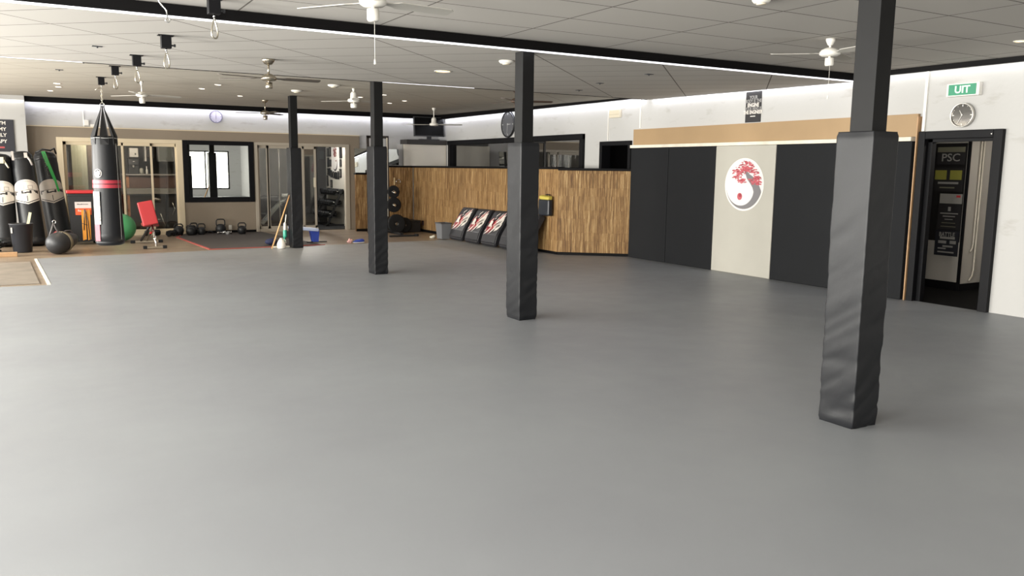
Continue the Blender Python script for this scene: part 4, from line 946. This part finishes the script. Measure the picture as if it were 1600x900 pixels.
# blue bench behind farthest column
t = thing('step_bench', 'blue bench with pale blue pad half hidden by the farthest column', 'bench', (4.85, 17.25, 0))
m = MB(); m.box(-.32, .27, -.13, .13, .265, .33, bev=.02, M=Matrix.Rotation(.10, 4, 'Y'), seg=3); m.build('pad', PALEBLUE, t)
m = MB(); m.prism([(.14, -.09, .27), (.32, -.09, .27), (.30, -.09, .02), (.19, -.09, .02)], (0, .18, 0)); m.build('leg', BLUE, t)
m = MB(); m.box(.07, .50, -.03, .03, 0, .022, bev=.006); m.build('foot_bar', BLACKPL, t)
m = MB(); m.box(-.34, -.1, -.10, .10, .10, .26, bev=.02); m.build('side_frame', BLACKPL, t)
# shoe and cloth
t = thing('shoe', 'blue shoe with white sole lying left of the third padded column', 'shoe', (5.90, 16.78, .0), (0, 0, .1))
m = MB(); m.lathe([(0, 0), (.045, 0), (.05, .012), (.046, .02), (0, .02)], 20, M=Matrix.Diagonal((2.9, 1, 1, 1))); m.build('sole', WPLASTIC, t)
m = MB(); m.lathe([(.047, .018), (.05, .03), (.045, .055), (.03, .075), (.012, .082), (0, .08)], 20, M=Matrix.Diagonal((2.75, 1, 1, 1))); m.map(lambda p: (p.x, p.y, p.z * (1 + .25 * max(-1, min(1, p.x / .12))))); m.build('upper', BLUE, t)
m = MB(); m.ball((0, 0, .045), .06, sc=(1, .8, .75), seg=14); m.map(lambda p: p * (1 + .5 * noise.noise(p * 22)))
tag(m.build('crumpled_cloth', mat('pink_white_cloth', 'D9A9A4', .8, vary=.35, vscale=18), None, (5.69, 16.74, 0)), 'small crumpled pink and white cloth beside the blue shoe', 'cloth')
# power rack, plates, storage box in the corner
t = thing('power_rack', 'tall dark rack with pale edged upright behind the third padded column', 'rack', (7.36, 19.42, G))
m = MB(); m.box(-.29, -.235, -.03, .03, 0, 2.36, bev=.004); m.build('upright', mat('rack_brown', '2b2522', .4), t)
m = MB(); m.box(.215, .27, -.03, .03, 0, 2.36, bev=.004); m.build('upright', mat('rack_brown', '2b2522', .4), t)
m = MB(); m.box(.205, .235, -.036, -.028, .40, 2.33); m.build('edge_strip', mat('rack_lit_edge', 'D8D0C0', .35), t)  # pale strip stands for light caught along the upright's edge
m = MB(); m.box(-.29, .27, -.03, .03, 2.31, 2.375, bev=.004); m.build('crossbar', mat('rack_brown', '2b2522', .4), t)
m = MB(); m.box(-.05, .02, -.4, .25, 0, .05, bev=.005); m.box(.2, .28, -.9, .25, 0, .05, bev=.005); m.build('base', BLACKIRON, t)
for z in (1.0, .68): 
    m = MB(); m.cyl((.34, -.02, z), (.34, -.24, z), .024); m.box(.24, .37, -.03, .0, z - .03, z + .03); m.build('plate_peg', CHROME, t)
def plate(label, x, y, z, r, th, red=False):
    t = thing('weight_plate', label, 'weight plate', (x, y, z), group='black weight plates on the corner rack')
    Mx = Matrix.Rotation(PI / 2, 4, 'X')
    m = MB(); m.lathe([(.026, -th * .35), (r * .3, -th * .5), (r * .36, -th * .3), (r * .78, -th * .3), (r * .84, -th * .5), (r, -th * .4), (r, th * .4), (r * .84, th * .5), (r * .36, th * .3), (.026, th * .35), (.026, -th * .35)], 36, M=Mx); m.build('disc', RUBBER, t)
    m = MB(); m.lathe([(.027, -th * .42), (.036, -th * .42), (.036, th * .42), (.027, th * .42), (.027, -th * .42)], 20, M=Mx); m.build('hub_ring', STEEL, t)
    for k in range(3):
        a = 2 * PI * k / 3 + .4; m = MB(); m.cyl((r * .58 * math.cos(a), -th * .34, r * .58 * math.sin(a)), (r * .58 * math.cos(a), -th * .28, r * .58 * math.sin(a)), r * .13, seg=14); m.build('grip_inset', BLACKPL if not (red and k == 2) else REDBRIGHT, t)
plate('medium black weight plate on the upper peg of the corner rack', 7.70, 19.28, 1.0, .155, .045)
plate('larger black weight plate on the lower peg of the corner rack', 7.70, 19.26, .68, .185, .05)
plate('largest black weight plate standing on the floor below the corner rack', 7.66, 19.0, .225, .235, .055, True)
plate('black weight plate leaning behind the largest one on the floor', 7.93, 19.15, .178, .19, .05)
t = thing('storage_box', 'low black box on the floor in the corner beside the weight plates', 'box', (8.20, 19.5, G))
m = MB(); m.box(-.22, .20, -.28, .3, 0, .26, bev=.02); m.build('body', mat('box_black', '0f0f12', .6), t)
m = MB(); m.box(-.225, .205, -.285, .305, .26, .29, bev=.01); m.build('lid', mat('box_black_lid', '17171a', .6), t)
m = MB(); m.box(-.45, .25, -.035, .035, 0, .04, bev=.008); m.box(.2, .27, -.05, .05, 0, .055, bev=.01); o = m.build('foot_bar', BLACKIRON, None, (7.55, 18.05, G)); o['label'] = 'x'; tag(o, 'black metal foot bar on the floor in front of the corner rack', 'bar')
t = thing('gate_handle', 'metal lever handle with a ring on the bamboo gate', 'handle', (7.99, 19.95, 1.25))
m = MB(); m.box(-.018, .018, -.02, 0, -.09, .09, bev=.004); m.build('plate', mat('handle_pale', 'D8C49A', .35, metal=.4), t)
m = MB(); m.tube([(.10 + .06 * math.cos(a), -.03, -.01 + .05 * math.sin(a)) for a in [2 * PI * k / 18 for k in range(18)]], .008, 8, closed=True); m.build('ring', STEEL, t)
t = thing('wall_mirror', 'frameless mirror panel leaning above the bamboo gate behind the third column', 'mirror', (0, 0, 0))
m = MB(); m.prism([(6.98, 20.03, 1.46), (7.70, 20.03, 1.46), (7.70, 20.043, 1.66), (8.16, 20.043, 1.66), (8.16, 20.07, 2.06), (6.98, 20.07, 2.06)], (0, .01, .0)); m.build('mirror_glass', MIRROR, t)
m = MB(); m.box(6.98, 7.7, 20.0, 20.05, 1.43, 1.46); m.build('lower_edge', BLACKTRIM, t)
# grey bin, crumpled paper, sockets
t = thing('grey_bin', 'slim grey tapered bin standing at the bamboo partition', 'bin', (8.02, 17.06, 0))
m = MB(); v0 = [m.b.verts.new(p) for p in ((-.10, -.13, 0), (.10, -.13, 0), (.10, .13, 0), (-.10, .13, 0))]; v1 = [m.b.verts.new(p) for p in ((-.125, -.17, .36), (.125, -.17, .36), (.125, .17, .36), (-.125, .17, .36))]
for k in range(4): m.b.faces.new((v0[k], v0[(k + 1) % 4], v1[(k + 1) % 4], v1[k]))
m.b.faces.new(v0[::-1]); m.build('body', GREYPL, t)
m = MB(); m.box(-.135, .135, -.18, -.16, .345, .37, bev=.005); m.box(-.135, .135, .16, .18, .345, .37, bev=.005); m.box(-.135, -.115, -.18, .18, .345, .37, bev=.005); m.box(.115, .135, -.18, .18, .345, .37, bev=.005); m.build('rim', mat('bin_rim', '4c4d50', .5), t)
m = MB(); m.ball((0, 0, .03), .06, sc=(1.3, 1, .6), seg=12); m.map(lambda p: p * (1 + .45 * noise.noise(p * 25))); tag(m.build('paper_ball', mat('paper', 'D8D6C6', .8), None, (7.92, 17.42, G)), 'crumpled white paper on the floor left of the grey bin', 'paper')
for y, z, lb_ in ((19.3, .21, 'small dark socket low on the bamboo partition near the corner'), (16.95, .21, 'small dark socket low on the bamboo partition beside the kick shields')):
    m = MB(); m.box(-.03, 0, -.045, .045, -.06, .06, bev=.006); m.box(-.036, -.03, -.025, .025, -.03, .03); tag(m.build('partition_socket', mat('socket_dark', '2a1512', .5), None, (8.51, y, z)), lb_, 'socket')
# kick shields
def shield(label, y, graphic, xb=8.02, h=.80, w=.62, seed=1, rz=0):
    up = Vector((.44, 0, .70)).normalized()
    Mx = frame((xb, y, 0), (0, -1, 0), up)
    t = thing('kick_shield', label, 'kick shield', (xb, y, .03), Mx.to_euler(), group='kick shields leaning on the bamboo partition')
    m = MB(); prof = [(.0, -.05), (.0, .0), (.03, .05), (.22, .10), (.74, .10), (.79, .07), (h, .02), (h, -.05)]
    m.prism([(-w / 2, p[0], p[1]) for p in prof], (w, 0, 0)); bmesh.ops.bevel(m.b, geom=list(m.b.edges), offset=.022, segments=3, affect='EDGES'); m.build('pad', mat('shield_black', '222226', .45), t)
    m = MB(); m.tube([(-.15, .55, -.05), (-.15, .5, -.085), (-.15, .3, -.085), (-.15, .25, -.05)], .014, 8); m.tube([(.15, .55, -.05), (.15, .5, -.085), (.15, .3, -.085), (.15, .25, -.05)], .014, 8); m.build('strap', mat('strap_black', '19191b', .6), t)
    if graphic:
        rnd = random.Random(4); m = MB(); zf = .1015
        def stroke(x, y_, L, wd, mi, k, bend=0):
            a = math.radians(48 + rnd.uniform(-7, 7)); c, s_ = math.cos(a), math.sin(a); z = zf + .0006 * k
            pts = [(x - c * L / 2, y_ - s_ * L / 2), (x - c * L * .1 - s_ * wd, y_ - s_ * L * .1 + c * wd), (x + c * L * .3 - s_ * wd * .9, y_ + s_ * L * .3 + c * wd * .9), (x + c * L / 2, y_ + s_ * L / 2), (x + c * L * .3 + s_ * wd * .6, y_ + s_ * L * .3 - c * wd * .6), (x - c * L * .1 + s_ * wd, y_ - s_ * L * .1 - c * wd)]
            pts = [(max(-w / 2 + .03, min(w / 2 - .03, p[0])), max(.19, min(.745, p[1]))) for p in pts]
            m.poly([(p[0], p[1], z) for p in pts], mi)
        k = 0
        for (x, y_, L, wd, mi) in ((0, .47, .62, .05, 1), (-.1, .42, .5, .045, 1), (.1, .5, .5, .06, 0), (.16, .44, .40, .05, 0), (.2, .38, .3, .045, 0), (.12, .62, .36, .018, 1), (.17, .64, .26, .014, 0), (.06, .60, .30, .016, 0), (-.12, .3, .42, .020, 0), (-.04, .31, .40, .016, 1), (.05, .33, .36, .02, 0), (-.16, .46, .2, .035, 1), (-.2, .52, .2, .025, 1), (.22, .55, .18, .03, 0), (.0, .4, .25, .025, 1), (.16, .40, .14, .016, 2), (.2, .50, .12, .012, 2), (.13, .48, .14, .014, 2), (.22, .42, .1, .012, 2)):
            stroke(x, y_, L, wd, mi, k); k += 1
        for q in range(26):
            stroke(rnd.uniform(-.22, .24), rnd.uniform(.26, .68), rnd.uniform(.04, .12), rnd.uniform(.006, .014), rnd.choice((0, 1, 0, 2)), k); k += 1
        m.build('splash_print', [WPRINT, mat('shield_red', '9E2430', .5), INK], t)
        text('R', .17, WPRINT, t, Matrix.Translation((-.10, .43, zf + .032)), bold=.012, sx=1.15)
    return t
shield('black kick shield with red and white splash print, nearest the grey bin', 16.42, True)
shield('black kick shield with red and white splash print, middle of three', 15.66, True)
shield('black kick shield with red and white splash print, beside the plain dark shield', 14.90, True)
shield('plain dark kick shield left of the second padded column', 14.16, False, xb=8.04)
shield('plain dark kick shield leaning right of the second padded column', 13.62, False, xb=8.0, w=.46)
t = thing('hanging_pouch', 'black pouch with yellow cloth top hanging on the bamboo partition', 'pouch', (8.5, 13.36, .72))
m = MB(); m.box(-.13, -.02, -.185, .185, .0, .31, bev=.04, seg=3); m.build('pouch_body', mat('pouch_navy', '1b1f26', .35), t)
m = MB(); m.box(-.12, -.02, -.17, .17, .30, .375, bev=.03, seg=3); m.map(lambda p: (p.x, p.y, p.z + .03 * noise.noise(p * 18))); m.build('yellow_cloth', YELLOW, t)
m = MB(); m.tube([(-.05, -.13, .34), (-.02, -.05, .40), (-.02, .05, .40), (-.05, .13, .34)], .01, 6); m.build('strap', BLACKPL, t)

# ------------------------------------------------------------------ back wall doors, mirror and poster
d = sthing('door_3')
y0, y1 = YB - .02, YB + .10
m = MB(); m.box(.455, .575, y0, y1, G, 2.17, bev=.006); m.box(2.89, 3.02, y0, y1, G, 2.17, bev=.006); m.box(.575, 2.89, y0, y1, 2.08, 2.17, bev=.006); m.box(.5, 3.0, y0 + .02, y1, G, .05); m.build('frame', CREAM, d)
def panel(d, x0, x1, yp, fr, z1=2.08, st=.055, handle=None, bot=.10):
    m = MB(); m.box(x0, x0 + st, yp, yp + .035, .02, z1, bev=.004); m.box(x1 - st, x1, yp, yp + .035, .02, z1, bev=.004); m.box(x0, x1, yp, yp + .035, z1 - .07, z1, bev=.004); m.box(x0, x1, yp, yp + .035, .02, .02 + bot, bev=.004)
    p = m.build('sliding_panel', fr, d)
    m = MB(); m.box(x0 + st, x1 - st, yp + .014, yp + .02, .02 + bot, z1 - .07); m.build('pane', GLASS, p)
    if handle:
        m = MB(); m.box(handle - .03, handle + .03, yp - .03, yp, 1.08, 1.32, bev=.01); m.build('handle', CREAMPL, p)
panel(d, .58, 1.80, YB + .055, CREAM, st=.06)
panel(d, 1.73, 2.37, YB + .015, CREAM, st=.045)
panel(d, 2.33, 2.89, YB + .055, CREAM, st=.03)
d = sthing('door_4')
m = MB(); m.box(4.65, 4.73, y0, y1, G, 2.165, bev=.006); m.box(6.93, 7.04, y0, y1, G, 2.165, bev=.006); m.box(4.73, 6.93, y0, y1, 2.095, 2.165, bev=.006); m.box(4.65, 6.2, y0 + .02, y1, G, .06); m.build('frame', GREYFRAME, d)
panel(d, 4.73, 5.02, YB + .055, GREYFRAME, z1=2.095, st=.05)
panel(d, 4.95, 5.90, YB + .055, GREYFRAME, z1=2.095, st=.06)
panel(d, 5.82, 6.18, YB + .012, GREYFRAME, z1=2.095, st=.055, handle=6.13)
m = MB(); m.cyl((5.30, YB + .25, G), (5.30, YB + .25, 2.02), .016); m.cyl((5.30, YB + .25, G), (5.30, YB + .25, .02), .10, seg=20); tag(m.build('white_pole', WPLASTIC), 'thin white pole standing behind the glass of the right sliding door', 'pole')
t = thing('wall_mirror', 'large rectangular mirror in a black frame between the two sliding doors', 'mirror', (3.83, YB, 1.45))
m = MB()
m.box(-.81, -.70, -.045, 0, -.72, .72, bev=.01); m.box(.68, .80, -.045, 0, -.72, .72, bev=.01); m.box(-.70, .68, -.045, 0, .62, .72, bev=.01); m.box(-.70, .68, -.045, 0, -.72, -.60, bev=.01); m.build('frame', BLACKFRAME, t)
m = MB(); m.box(-.70, .68, -.015, -.005, -.60, .62); m.build('mirror_glass', MIRROR, t)
t = thing('slogan_poster', 'black poster with white slogan ending in therapy at the left picture edge', 'poster', (-.70, 20.4, 2.17))
m = MB(); m.box(-.40, .385, -.02, 0, -.34, .32); m.build('board', mat('poster_black_blue', '22222A', .6), t)
for s_, z, mt, sz in (('THE GYM', .245, WPRINT, .10), ('IS MY', .12, WPRINT, .10), ('DAILY', .0, WPRINT, .10), ('THERAPY', -.13, WPRINT, .10)):
    text(s_, sz, mt, t, on_back((.25, -.021, z)), bold=.002, align='RIGHT')
m = MB(); m.box(-.3, .2, -.023, -.02, -.27, -.235); m.build('red_line', mat('dull_red_line', 'A8484A', .6), t)
t = thing('junction_box', 'small white electrical box with cable trunking high on the back wall', 'box', (1.02, YB + .06, 2.405))
m = MB(); m.box(0, .09, -.045, 0, .03, .15, bev=.006); m.box(.12, .26, -.03, 0, .0, .06, bev=.005); m.build('box', WPLASTIC, t)
m = MB(); m.box(-.02, .0, -.015, 0, 0, .40); m.build('trunking', WPLASTIC, t)

# ------------------------------------------------------------------ kitchen behind the left sliding door
WALN = mat('brown_counter_front', '4A342A', .5, vary=.1, vscale=3)
BRICKY = mat('orange_brown_board', '9C6B45', .7, vary=.2, vscale=30)
t = thing('bar_counter', 'brown fronted bar counter with grey ledge behind the left sliding door', 'counter', (2.52, 22.6, G))
m = MB(); m.box(-.50, .70, -.06, .06, 1.03, 1.34); m.build('upper_front', WALN, t)
m = MB(); m.box(-.64, -.50, -.08, .08, 1.03, 1.34); m.box(-.64, -.50, -.08, .08, 0, .86); m.build('end_pillar', BRICKY, t)
m = MB(); m.box(-.66, .72, -.14, .5, 1.34, 1.375, bev=.006); m.build('worktop', mat('worktop_grey', '8d8983', .4), t)
m = MB(); m.box(-.64, .72, -.10, .4, .88, 1.02, bev=.004); m.build('ledge', mat('ledge_grey', '77736C', .5), t)
m = MB(); m.box(-.50, .72, -.02, .4, 0, .86); m.build('lower_front', mat('lower_front_dark', '2C2824', .3), t)
def simple(name, label, cat, parts, loc):
    t = thing(name, label, cat, loc)
    for nm, mt, bs in parts:
        m = MB()
        for b_ in bs: m.box(*b_, bev=.006)
        m.build(nm, mt, t)
    return t
simple('wall_boiler', 'small white wall unit above the coffee machine in the kitchen', 'cabinet', [('body', WPLASTIC, [(-.10, .10, -.1, .1, 0, .22)]), ('dial', DARKGREY, [(.02, .05, -.108, -.1, .05, .10)])], (2.19, 22.9, 1.78))
simple('coffee_machine', 'black coffee machine on the kitchen counter', 'coffee machine', [('body', BLACKPL, [(-.11, .12, -.02, .2, 0, .36), (-.11, .12, -.1, .0, .22, .36), (-.11, .12, -.12, .0, 0, .03)]), ('spout', STEEL, [(-.02, .02, -.09, -.05, .16, .22)]), ('lamp', WPLASTIC, [(-.01, .03, -.105, -.1, .30, .315)])], (2.15, 22.72, 1.363))
t = thing('glass_jar', 'pale round jar on the kitchen counter', 'jar', (2.33, 22.66, 1.363))
m = MB(); m.lathe([(0, 0), (.045, 0), (.05, .02), (.05, .11), (.03, .14), (.03, .15), (0, .15)], 18); m.build('body', mat('jar_grey', '8a8a80', .3), t)
m = MB(); m.lathe([(0, .16), (.034, .16), (.034, .145)], 18); m.build('lid', STEEL, t)
t = thing('bottle', 'small white bottle on the kitchen counter', 'bottle', (2.45, 22.62, 1.363))
m = MB(); m.lathe([(0, 0), (.025, 0), (.026, .09), (.012, .13), (.011, .17), (0, .17)], 14); m.build('body', WPLASTIC, t)
m = MB(); m.lathe([(0, .19), (.013, .19), (.013, .165)], 12); m.build('cap', WPLASTIC, t)
simple('tall_shelf', 'white upright panel with dark shelf in the kitchen', 'shelf', [('side', WPLASTIC, [(-.02, .02, -.1, .2, 0, .46)]), ('shelf_board', WALN, [(.02, .2, -.1, .2, .1, .13), (.02, .2, -.1, .2, .30, .33)])], (2.50, 23.3, 1.68))
simple('hanging_cabinet', 'grey wall cabinet in the kitchen behind the sliding door', 'cabinet', [('body', MIDGREY, [(-.02, .36, -.1, .2, 0, .46)]), ('door', mat('cab_door_grey', '6f716c', .4), [(.005, .335, -.115, -.1, .02, .44)])], (2.82, 23.3, 1.68))
t = thing('gym_machine', 'black gym machine with grey bars behind the left sliding door', 'exercise machine', (2.6, 21.6, G))
m = MB(); m.box(-.1, .3, -.1, .3, 0, .06); m.box(.14, .2, .1, .16, 0, .9); m.build('frame', BLACKIRON, t)
m = MB(); m.cyl((-.16, 0, .80), (.02, 0, .76), .028); m.build('handlebar', mat('grip_grey', 'a09a92', .5), t)
m = MB(); m.cyl((.0, 0, .44), (.12, 0, .06), .014); m.cyl((-.08, 0, .30), (.02, 0, .30), .014); m.build('lever', STEEL, t)
m = MB(); m.tube([(.28, 0, .7), (.33, 0, .55), (.27, 0, .4)], .012, 8); m.build('hook_bar', STEEL, t)
# pale roller blind inside the left pane
m = MB()
for k in range(5): m.box(.755 + .062 * k, .815 + .062 * k, 21.35, 21.362, .1, 2.3)
tag(m.build('vertical_blind', mat('blind_green_grey', 'A6A692', .7), None), 'pale green grey vertical blind behind the left pane of the sliding door', 'blind')
m = MB(); m.box(1.08, 1.18, 21.35, 21.41, .0, 2.3); tag(m.build('dark_curtain', mat('curtain_brown', '4f453c', .8)), 'dark brown upright strip beside the pale blind', 'strip')

# ------------------------------------------------------------------ weights room behind the right sliding door
t = thing('incline_machine', 'pale grey slanted exercise machine behind the right sliding door glass', 'exercise machine', (5.45, 22.3, 0))
m = MB(); m.prism([(-.33, -.1, .10), (-.26, -.1, .06), (.42, -.1, .80), (.36, -.1, .86)], (0, .2, 0)); m.build('slanted_rail', mat('machine_pale', '9FA39E', .4), t)
m = MB(); m.box(.22, .46, -.14, .16, .78, .86, bev=.02, M=Matrix.Rotation(-.0, 4, 'Y')); m.build('head_pad', mat('pad_pale', 'A7ABA4', .5), t)
m = MB(); m.box(-.5, .5, -.2, .25, 0, .06, bev=.01); m.cyl((.3, 0, .05), (.2, 0, .6), .03); m.box(-.55, .0, .1, .4, .06, .35, bev=.03); m.build('base', BLACKIRON, t)
m = MB(); m.box(4.35, 6.2, 23.0, 23.5, 0, .78, bev=.02); tag(m.build('low_cabinet', mat('low_dark', '2b2a2a', .5)), 'long dark low cabinet at the back of the weights room', 'cabinet')
m = MB(); m.box(-.3, .3, 0, .02, -.4, .4); o = m.build('wall_panel', mat('grey_panel', '66635d', .7), None, (5.2, 23.66, 1.7)); tag(o, 'grey pinned panel on the rear wall of the weights room', 'panel')
t = thing('club_banner', 'white banner with red tree and black crescent in the weights room', 'banner', (7.3, 22.57, 1.80))
m = MB(); m.box(-.012, 0, -.33, .33, -.36, .37); m.build('cloth', mat('banner_white', 'C9C6C0', .7), t)
m = MB(); rnd = random.Random(8)
for q in range(60):
    y_ = rnd.gauss(0, .07); z_ = .17 + rnd.gauss(0, .09); m.poly([(-.014 - .0003 * (q % 5), y_ + .03 * math.cos(k * PI / 3), z_ + .02 * math.sin(k * PI / 3)) for k in range(6)])
m.build('tree_print', mat('dark_red_print', '6E3A34', .7), t)
m = MB(); N = 24
for k in range(N):
    a0, a1 = math.radians(-150 + 190 * k / N), math.radians(-150 + 190 * (k + 1) / N); th0, th1 = .05 * math.sin(PI * k / N) + .004, .05 * math.sin(PI * (k + 1) / N) + .004
    m.poly([(-.0145, -(.20) * math.cos(a0), -.12 + .2 * math.sin(a0)), (-.0145, -.2 * math.cos(a1), -.12 + .2 * math.sin(a1)), (-.0145, -(.2 - th1) * math.cos(a1), -.12 + (.2 - th1) * math.sin(a1)), (-.0145, -(.2 - th0) * math.cos(a0), -.12 + (.2 - th0) * math.sin(a0))])
m.build('crescent_print', INK, t)
fr = [(23.25, 2.0, .16, .24), (23.03, 2.02, .14, .28), (23.22, 1.72, .15, .26), (23.02, 1.70, .15, .2), (23.26, 1.46, .14, .18), (23.1, 1.45, .12, .22), (22.92, 1.40, .14, .2), (22.72, 1.38, .13, .18), (22.52, 1.36, .14, .2), (22.32, 1.37, .12, .22), (22.14, 1.42, .16, .24), (22.08, 2.0, .18, .34), (22.1, 1.70, .13, .2), (22.95, 1.12, .16, .22), (23.3, 1.2, .12, .3), (22.14, 1.40, .1, .1)][:15]
for k, (y, z, w, h) in enumerate(fr):
    t = thing('picture_frame', 'small black framed picture on the white wall of the weights room', 'picture', (7.3, y, z), group='black framed pictures in the weights room')
    m = MB(); m.box(-.02, 0, -w / 2, w / 2, -h / 2, h / 2); m.build('frame', mat('frame_black', '131315', .4), t)
    m = MB(); m.box(-.023, -.02, -w * .3, w * .3, -h * .32, h * .32); m.build('picture', mat('picture_grey_%d' % (k % 3), ('3d3d3c', '5c5a56', '26282a')[k % 3], .4), t)
for y, z, w, h in ((7.14, 1.95, .2, .3),):
    t = thing('picture_frame', 'dark framed picture on the charcoal wall beside the open sliding door', 'picture', (7.17, 23.45, 1.93))
    m = MB(); m.box(-.10, .10, -.02, 0, -.16, .16); m.build('frame', mat('frame_black', '131315', .4), t)
    m = MB(); m.box(-.07, .07, -.023, -.02, -.12, .12); m.build('picture', mat('picture_grey_2', '26282a', .4), t)
t = thing('dumbbell_rack', 'black three tier dumbbell rack seen through the open sliding door', 'rack', (7.05, 22.45, 0))
for y in (-.62, .62):
    m = MB(); m.prism([(-.28, y, 0), (-.22, y, 0), (.22, y, 1.0), (.16, y, 1.0)], (0, .05, 0)); m.box(-.3, .22, y, y + .05, 0, .05); m.build('side_frame', BLACKIRON, t)
for k, (x, z) in enumerate(((-.12, .26), (-.0, .56), (.1, .86))):
    m = MB(); m.box(x - .12, x + .12, -.62, .66, z - .03, z, M=None); m.build('tier', BLACKIRON, t)
n_ = ('bottom', 'middle', 'top')
for k, (x, z) in enumerate(((-.12, .26), (-.0, .56), (.1, .86))):
    first = None
    for q in range(6):
        loc = (7.05 + x, 22.45 - .5 + .205 * q, z)
        lb_ = 'black dumbbell on the %s tier of the rack in the weights room' % n_[k]
        if first is None: first = dumbbell(lb_, loc, 0, .13, .07, 'dumbbells on the %s rack tier' % n_[k])
        else: dup(first, loc)

# ------------------------------------------------------------------ light
def area(name, loc, rot, sx, sy, W, col=(1, 1, 1), spread=None):
    l = bpy.data.lights.new(name, 'AREA'); l.shape = 'RECTANGLE'; l.size = sx; l.size_y = sy; l.energy = W; l.color = col
    if spread: l.spread = spread
    o = bpy.data.objects.new(name, l); C.objects.link(o); o.location = loc; o.rotation_euler = rot
    return o
DAY = (1, .995, .985)
for i, (a, b, z0, z1) in enumerate(LW):
    area('window_daylight', (XL - .3, (a + b) / 2, (z0 + z1) / 2), (0, -PI / 2, 0), z1 - z0, b - a, 1900 * (.78, .85, .9, .9, .88, .6)[i], DAY)  # includes the lamps behind the two added far windows
for i, (a, b, z0, z1) in enumerate(RW):
    area('window_daylight', ((a + b) / 2, YR - .3, (z0 + z1) / 2), (PI / 2, 0, 0), b - a, z1 - z0, (900, 170)[i], (1, .97, .92))
BLU = (.86, .88, 1.0)
def cove(x0, y0, x1, y1, z, W, col=BLU):
    L = math.hypot(x1 - x0, y1 - y0); o = area('cove_led', ((x0 + x1) / 2, (y0 + y1) / 2, z), (0, 0, math.atan2(y1 - y0, x1 - x0)), L, .03, W, col); return o
cove(9.545, -1, 9.545, 7.3, 2.855, 7, (.95, .96, .95)); cove(9.57, 7.55, 9.57, 11.7, 2.845, 9); cove(9.545, 11.9, 9.545, 20.3, 2.895, 24)
cove(-.1, 20.63, 9.3, 20.63, 2.91, 32); cove(-3.8, 20.37, -.1, 20.37, 2.91, 6, (1, .97, .9))
def pt(name, loc, W, col, r=.08):
    l = bpy.data.lights.new(name, 'POINT'); l.energy = W; l.color = col; l.shadow_soft_size = r
    o = bpy.data.objects.new(name, l); C.objects.link(o); o.location = loc
WARM = (1, .82, .58)
def spot(loc, W, col=WARM, ang=120):
    l = bpy.data.lights.new('downlight_lamp', 'SPOT'); l.energy = W; l.color = col; l.spot_size = math.radians(ang); l.spot_blend = .8; l.shadow_soft_size = .06
    o = bpy.data.objects.new('downlight_lamp', l); C.objects.link(o); o.location = loc
spot((4.60, 9.80, 2.80), 30)
for (x, y) in ((.437, 16.4), (.475, 17.2), (.365, 18.35), (2.76, 14.7), (2.68, 15.75), (3.62, 17.1), (5.6, 15.7), (5.74, 14.8), (6.68, 16.9), (6.65, 16.0)): spot((x, y, 2.88), 40)
pt('kitchen_fill', (1.7, 20.98, 2.3), 170, (1, .93, .82)); pt('weights_room_fill', (6.2, 21.5, 2.3), 170, (1, .97, .92)); pt('hall_fill', (10.6, 5.2, 2.3), 40, (1, .95, .88)); pt('bar_fill', (11.5, 18.5, 2.4), 16, (1, .95, .88))  # unseen fill lights, added to brighten the side rooms

w = bpy.data.worlds.new('World'); SC.world = w; w.use_nodes = True
w.node_tree.nodes['Background'].inputs[0].default_value = (1, .99, .97, 1); w.node_tree.nodes['Background'].inputs[1].default_value = 1.0

# ------------------------------------------------------------------ camera
FPX, PITCH, ROLL, YAW = 1286.108, .143844, -.0117834, .5233845
fw = Vector((math.sin(YAW) * math.cos(PITCH), math.cos(YAW) * math.cos(PITCH), -math.sin(PITCH)))
r_ = Vector((math.cos(YAW), -math.sin(YAW), 0)); d_ = fw.cross(r_)
c_, s_ = math.cos(ROLL), math.sin(ROLL)
r2 = r_ * c_ + d_ * s_; d2 = d_ * c_ - r_ * s_
cam = bpy.data.cameras.new('camera'); cam.sensor_width = 36; cam.lens = 36 * FPX / 1600; cam.clip_start = .05; cam.clip_end = 200
co = bpy.data.objects.new('camera', cam); C.objects.link(co)
u2, b2_ = -d2, -fw
co.matrix_world = Matrix(((r2.x, u2.x, b2_.x, 0), (r2.y, u2.y, b2_.y, 0), (r2.z, u2.z, b2_.z, 1.6), (0, 0, 0, 1)))
SC.camera = co
SC.view_settings.view_transform = 'Standard'; SC.view_settings.look = 'None'; SC.view_settings.exposure = 0; SC.view_settings.gamma = 1
SC.cycles.use_denoising = True; SC.cycles.max_bounces = 8; SC.cycles.diffuse_bounces = 5; SC.cycles.transparent_max_bounces = 12
SC.cycles.sample_clamp_indirect = 4; SC.cycles.caustics_reflective = False; SC.cycles.caustics_refractive = False
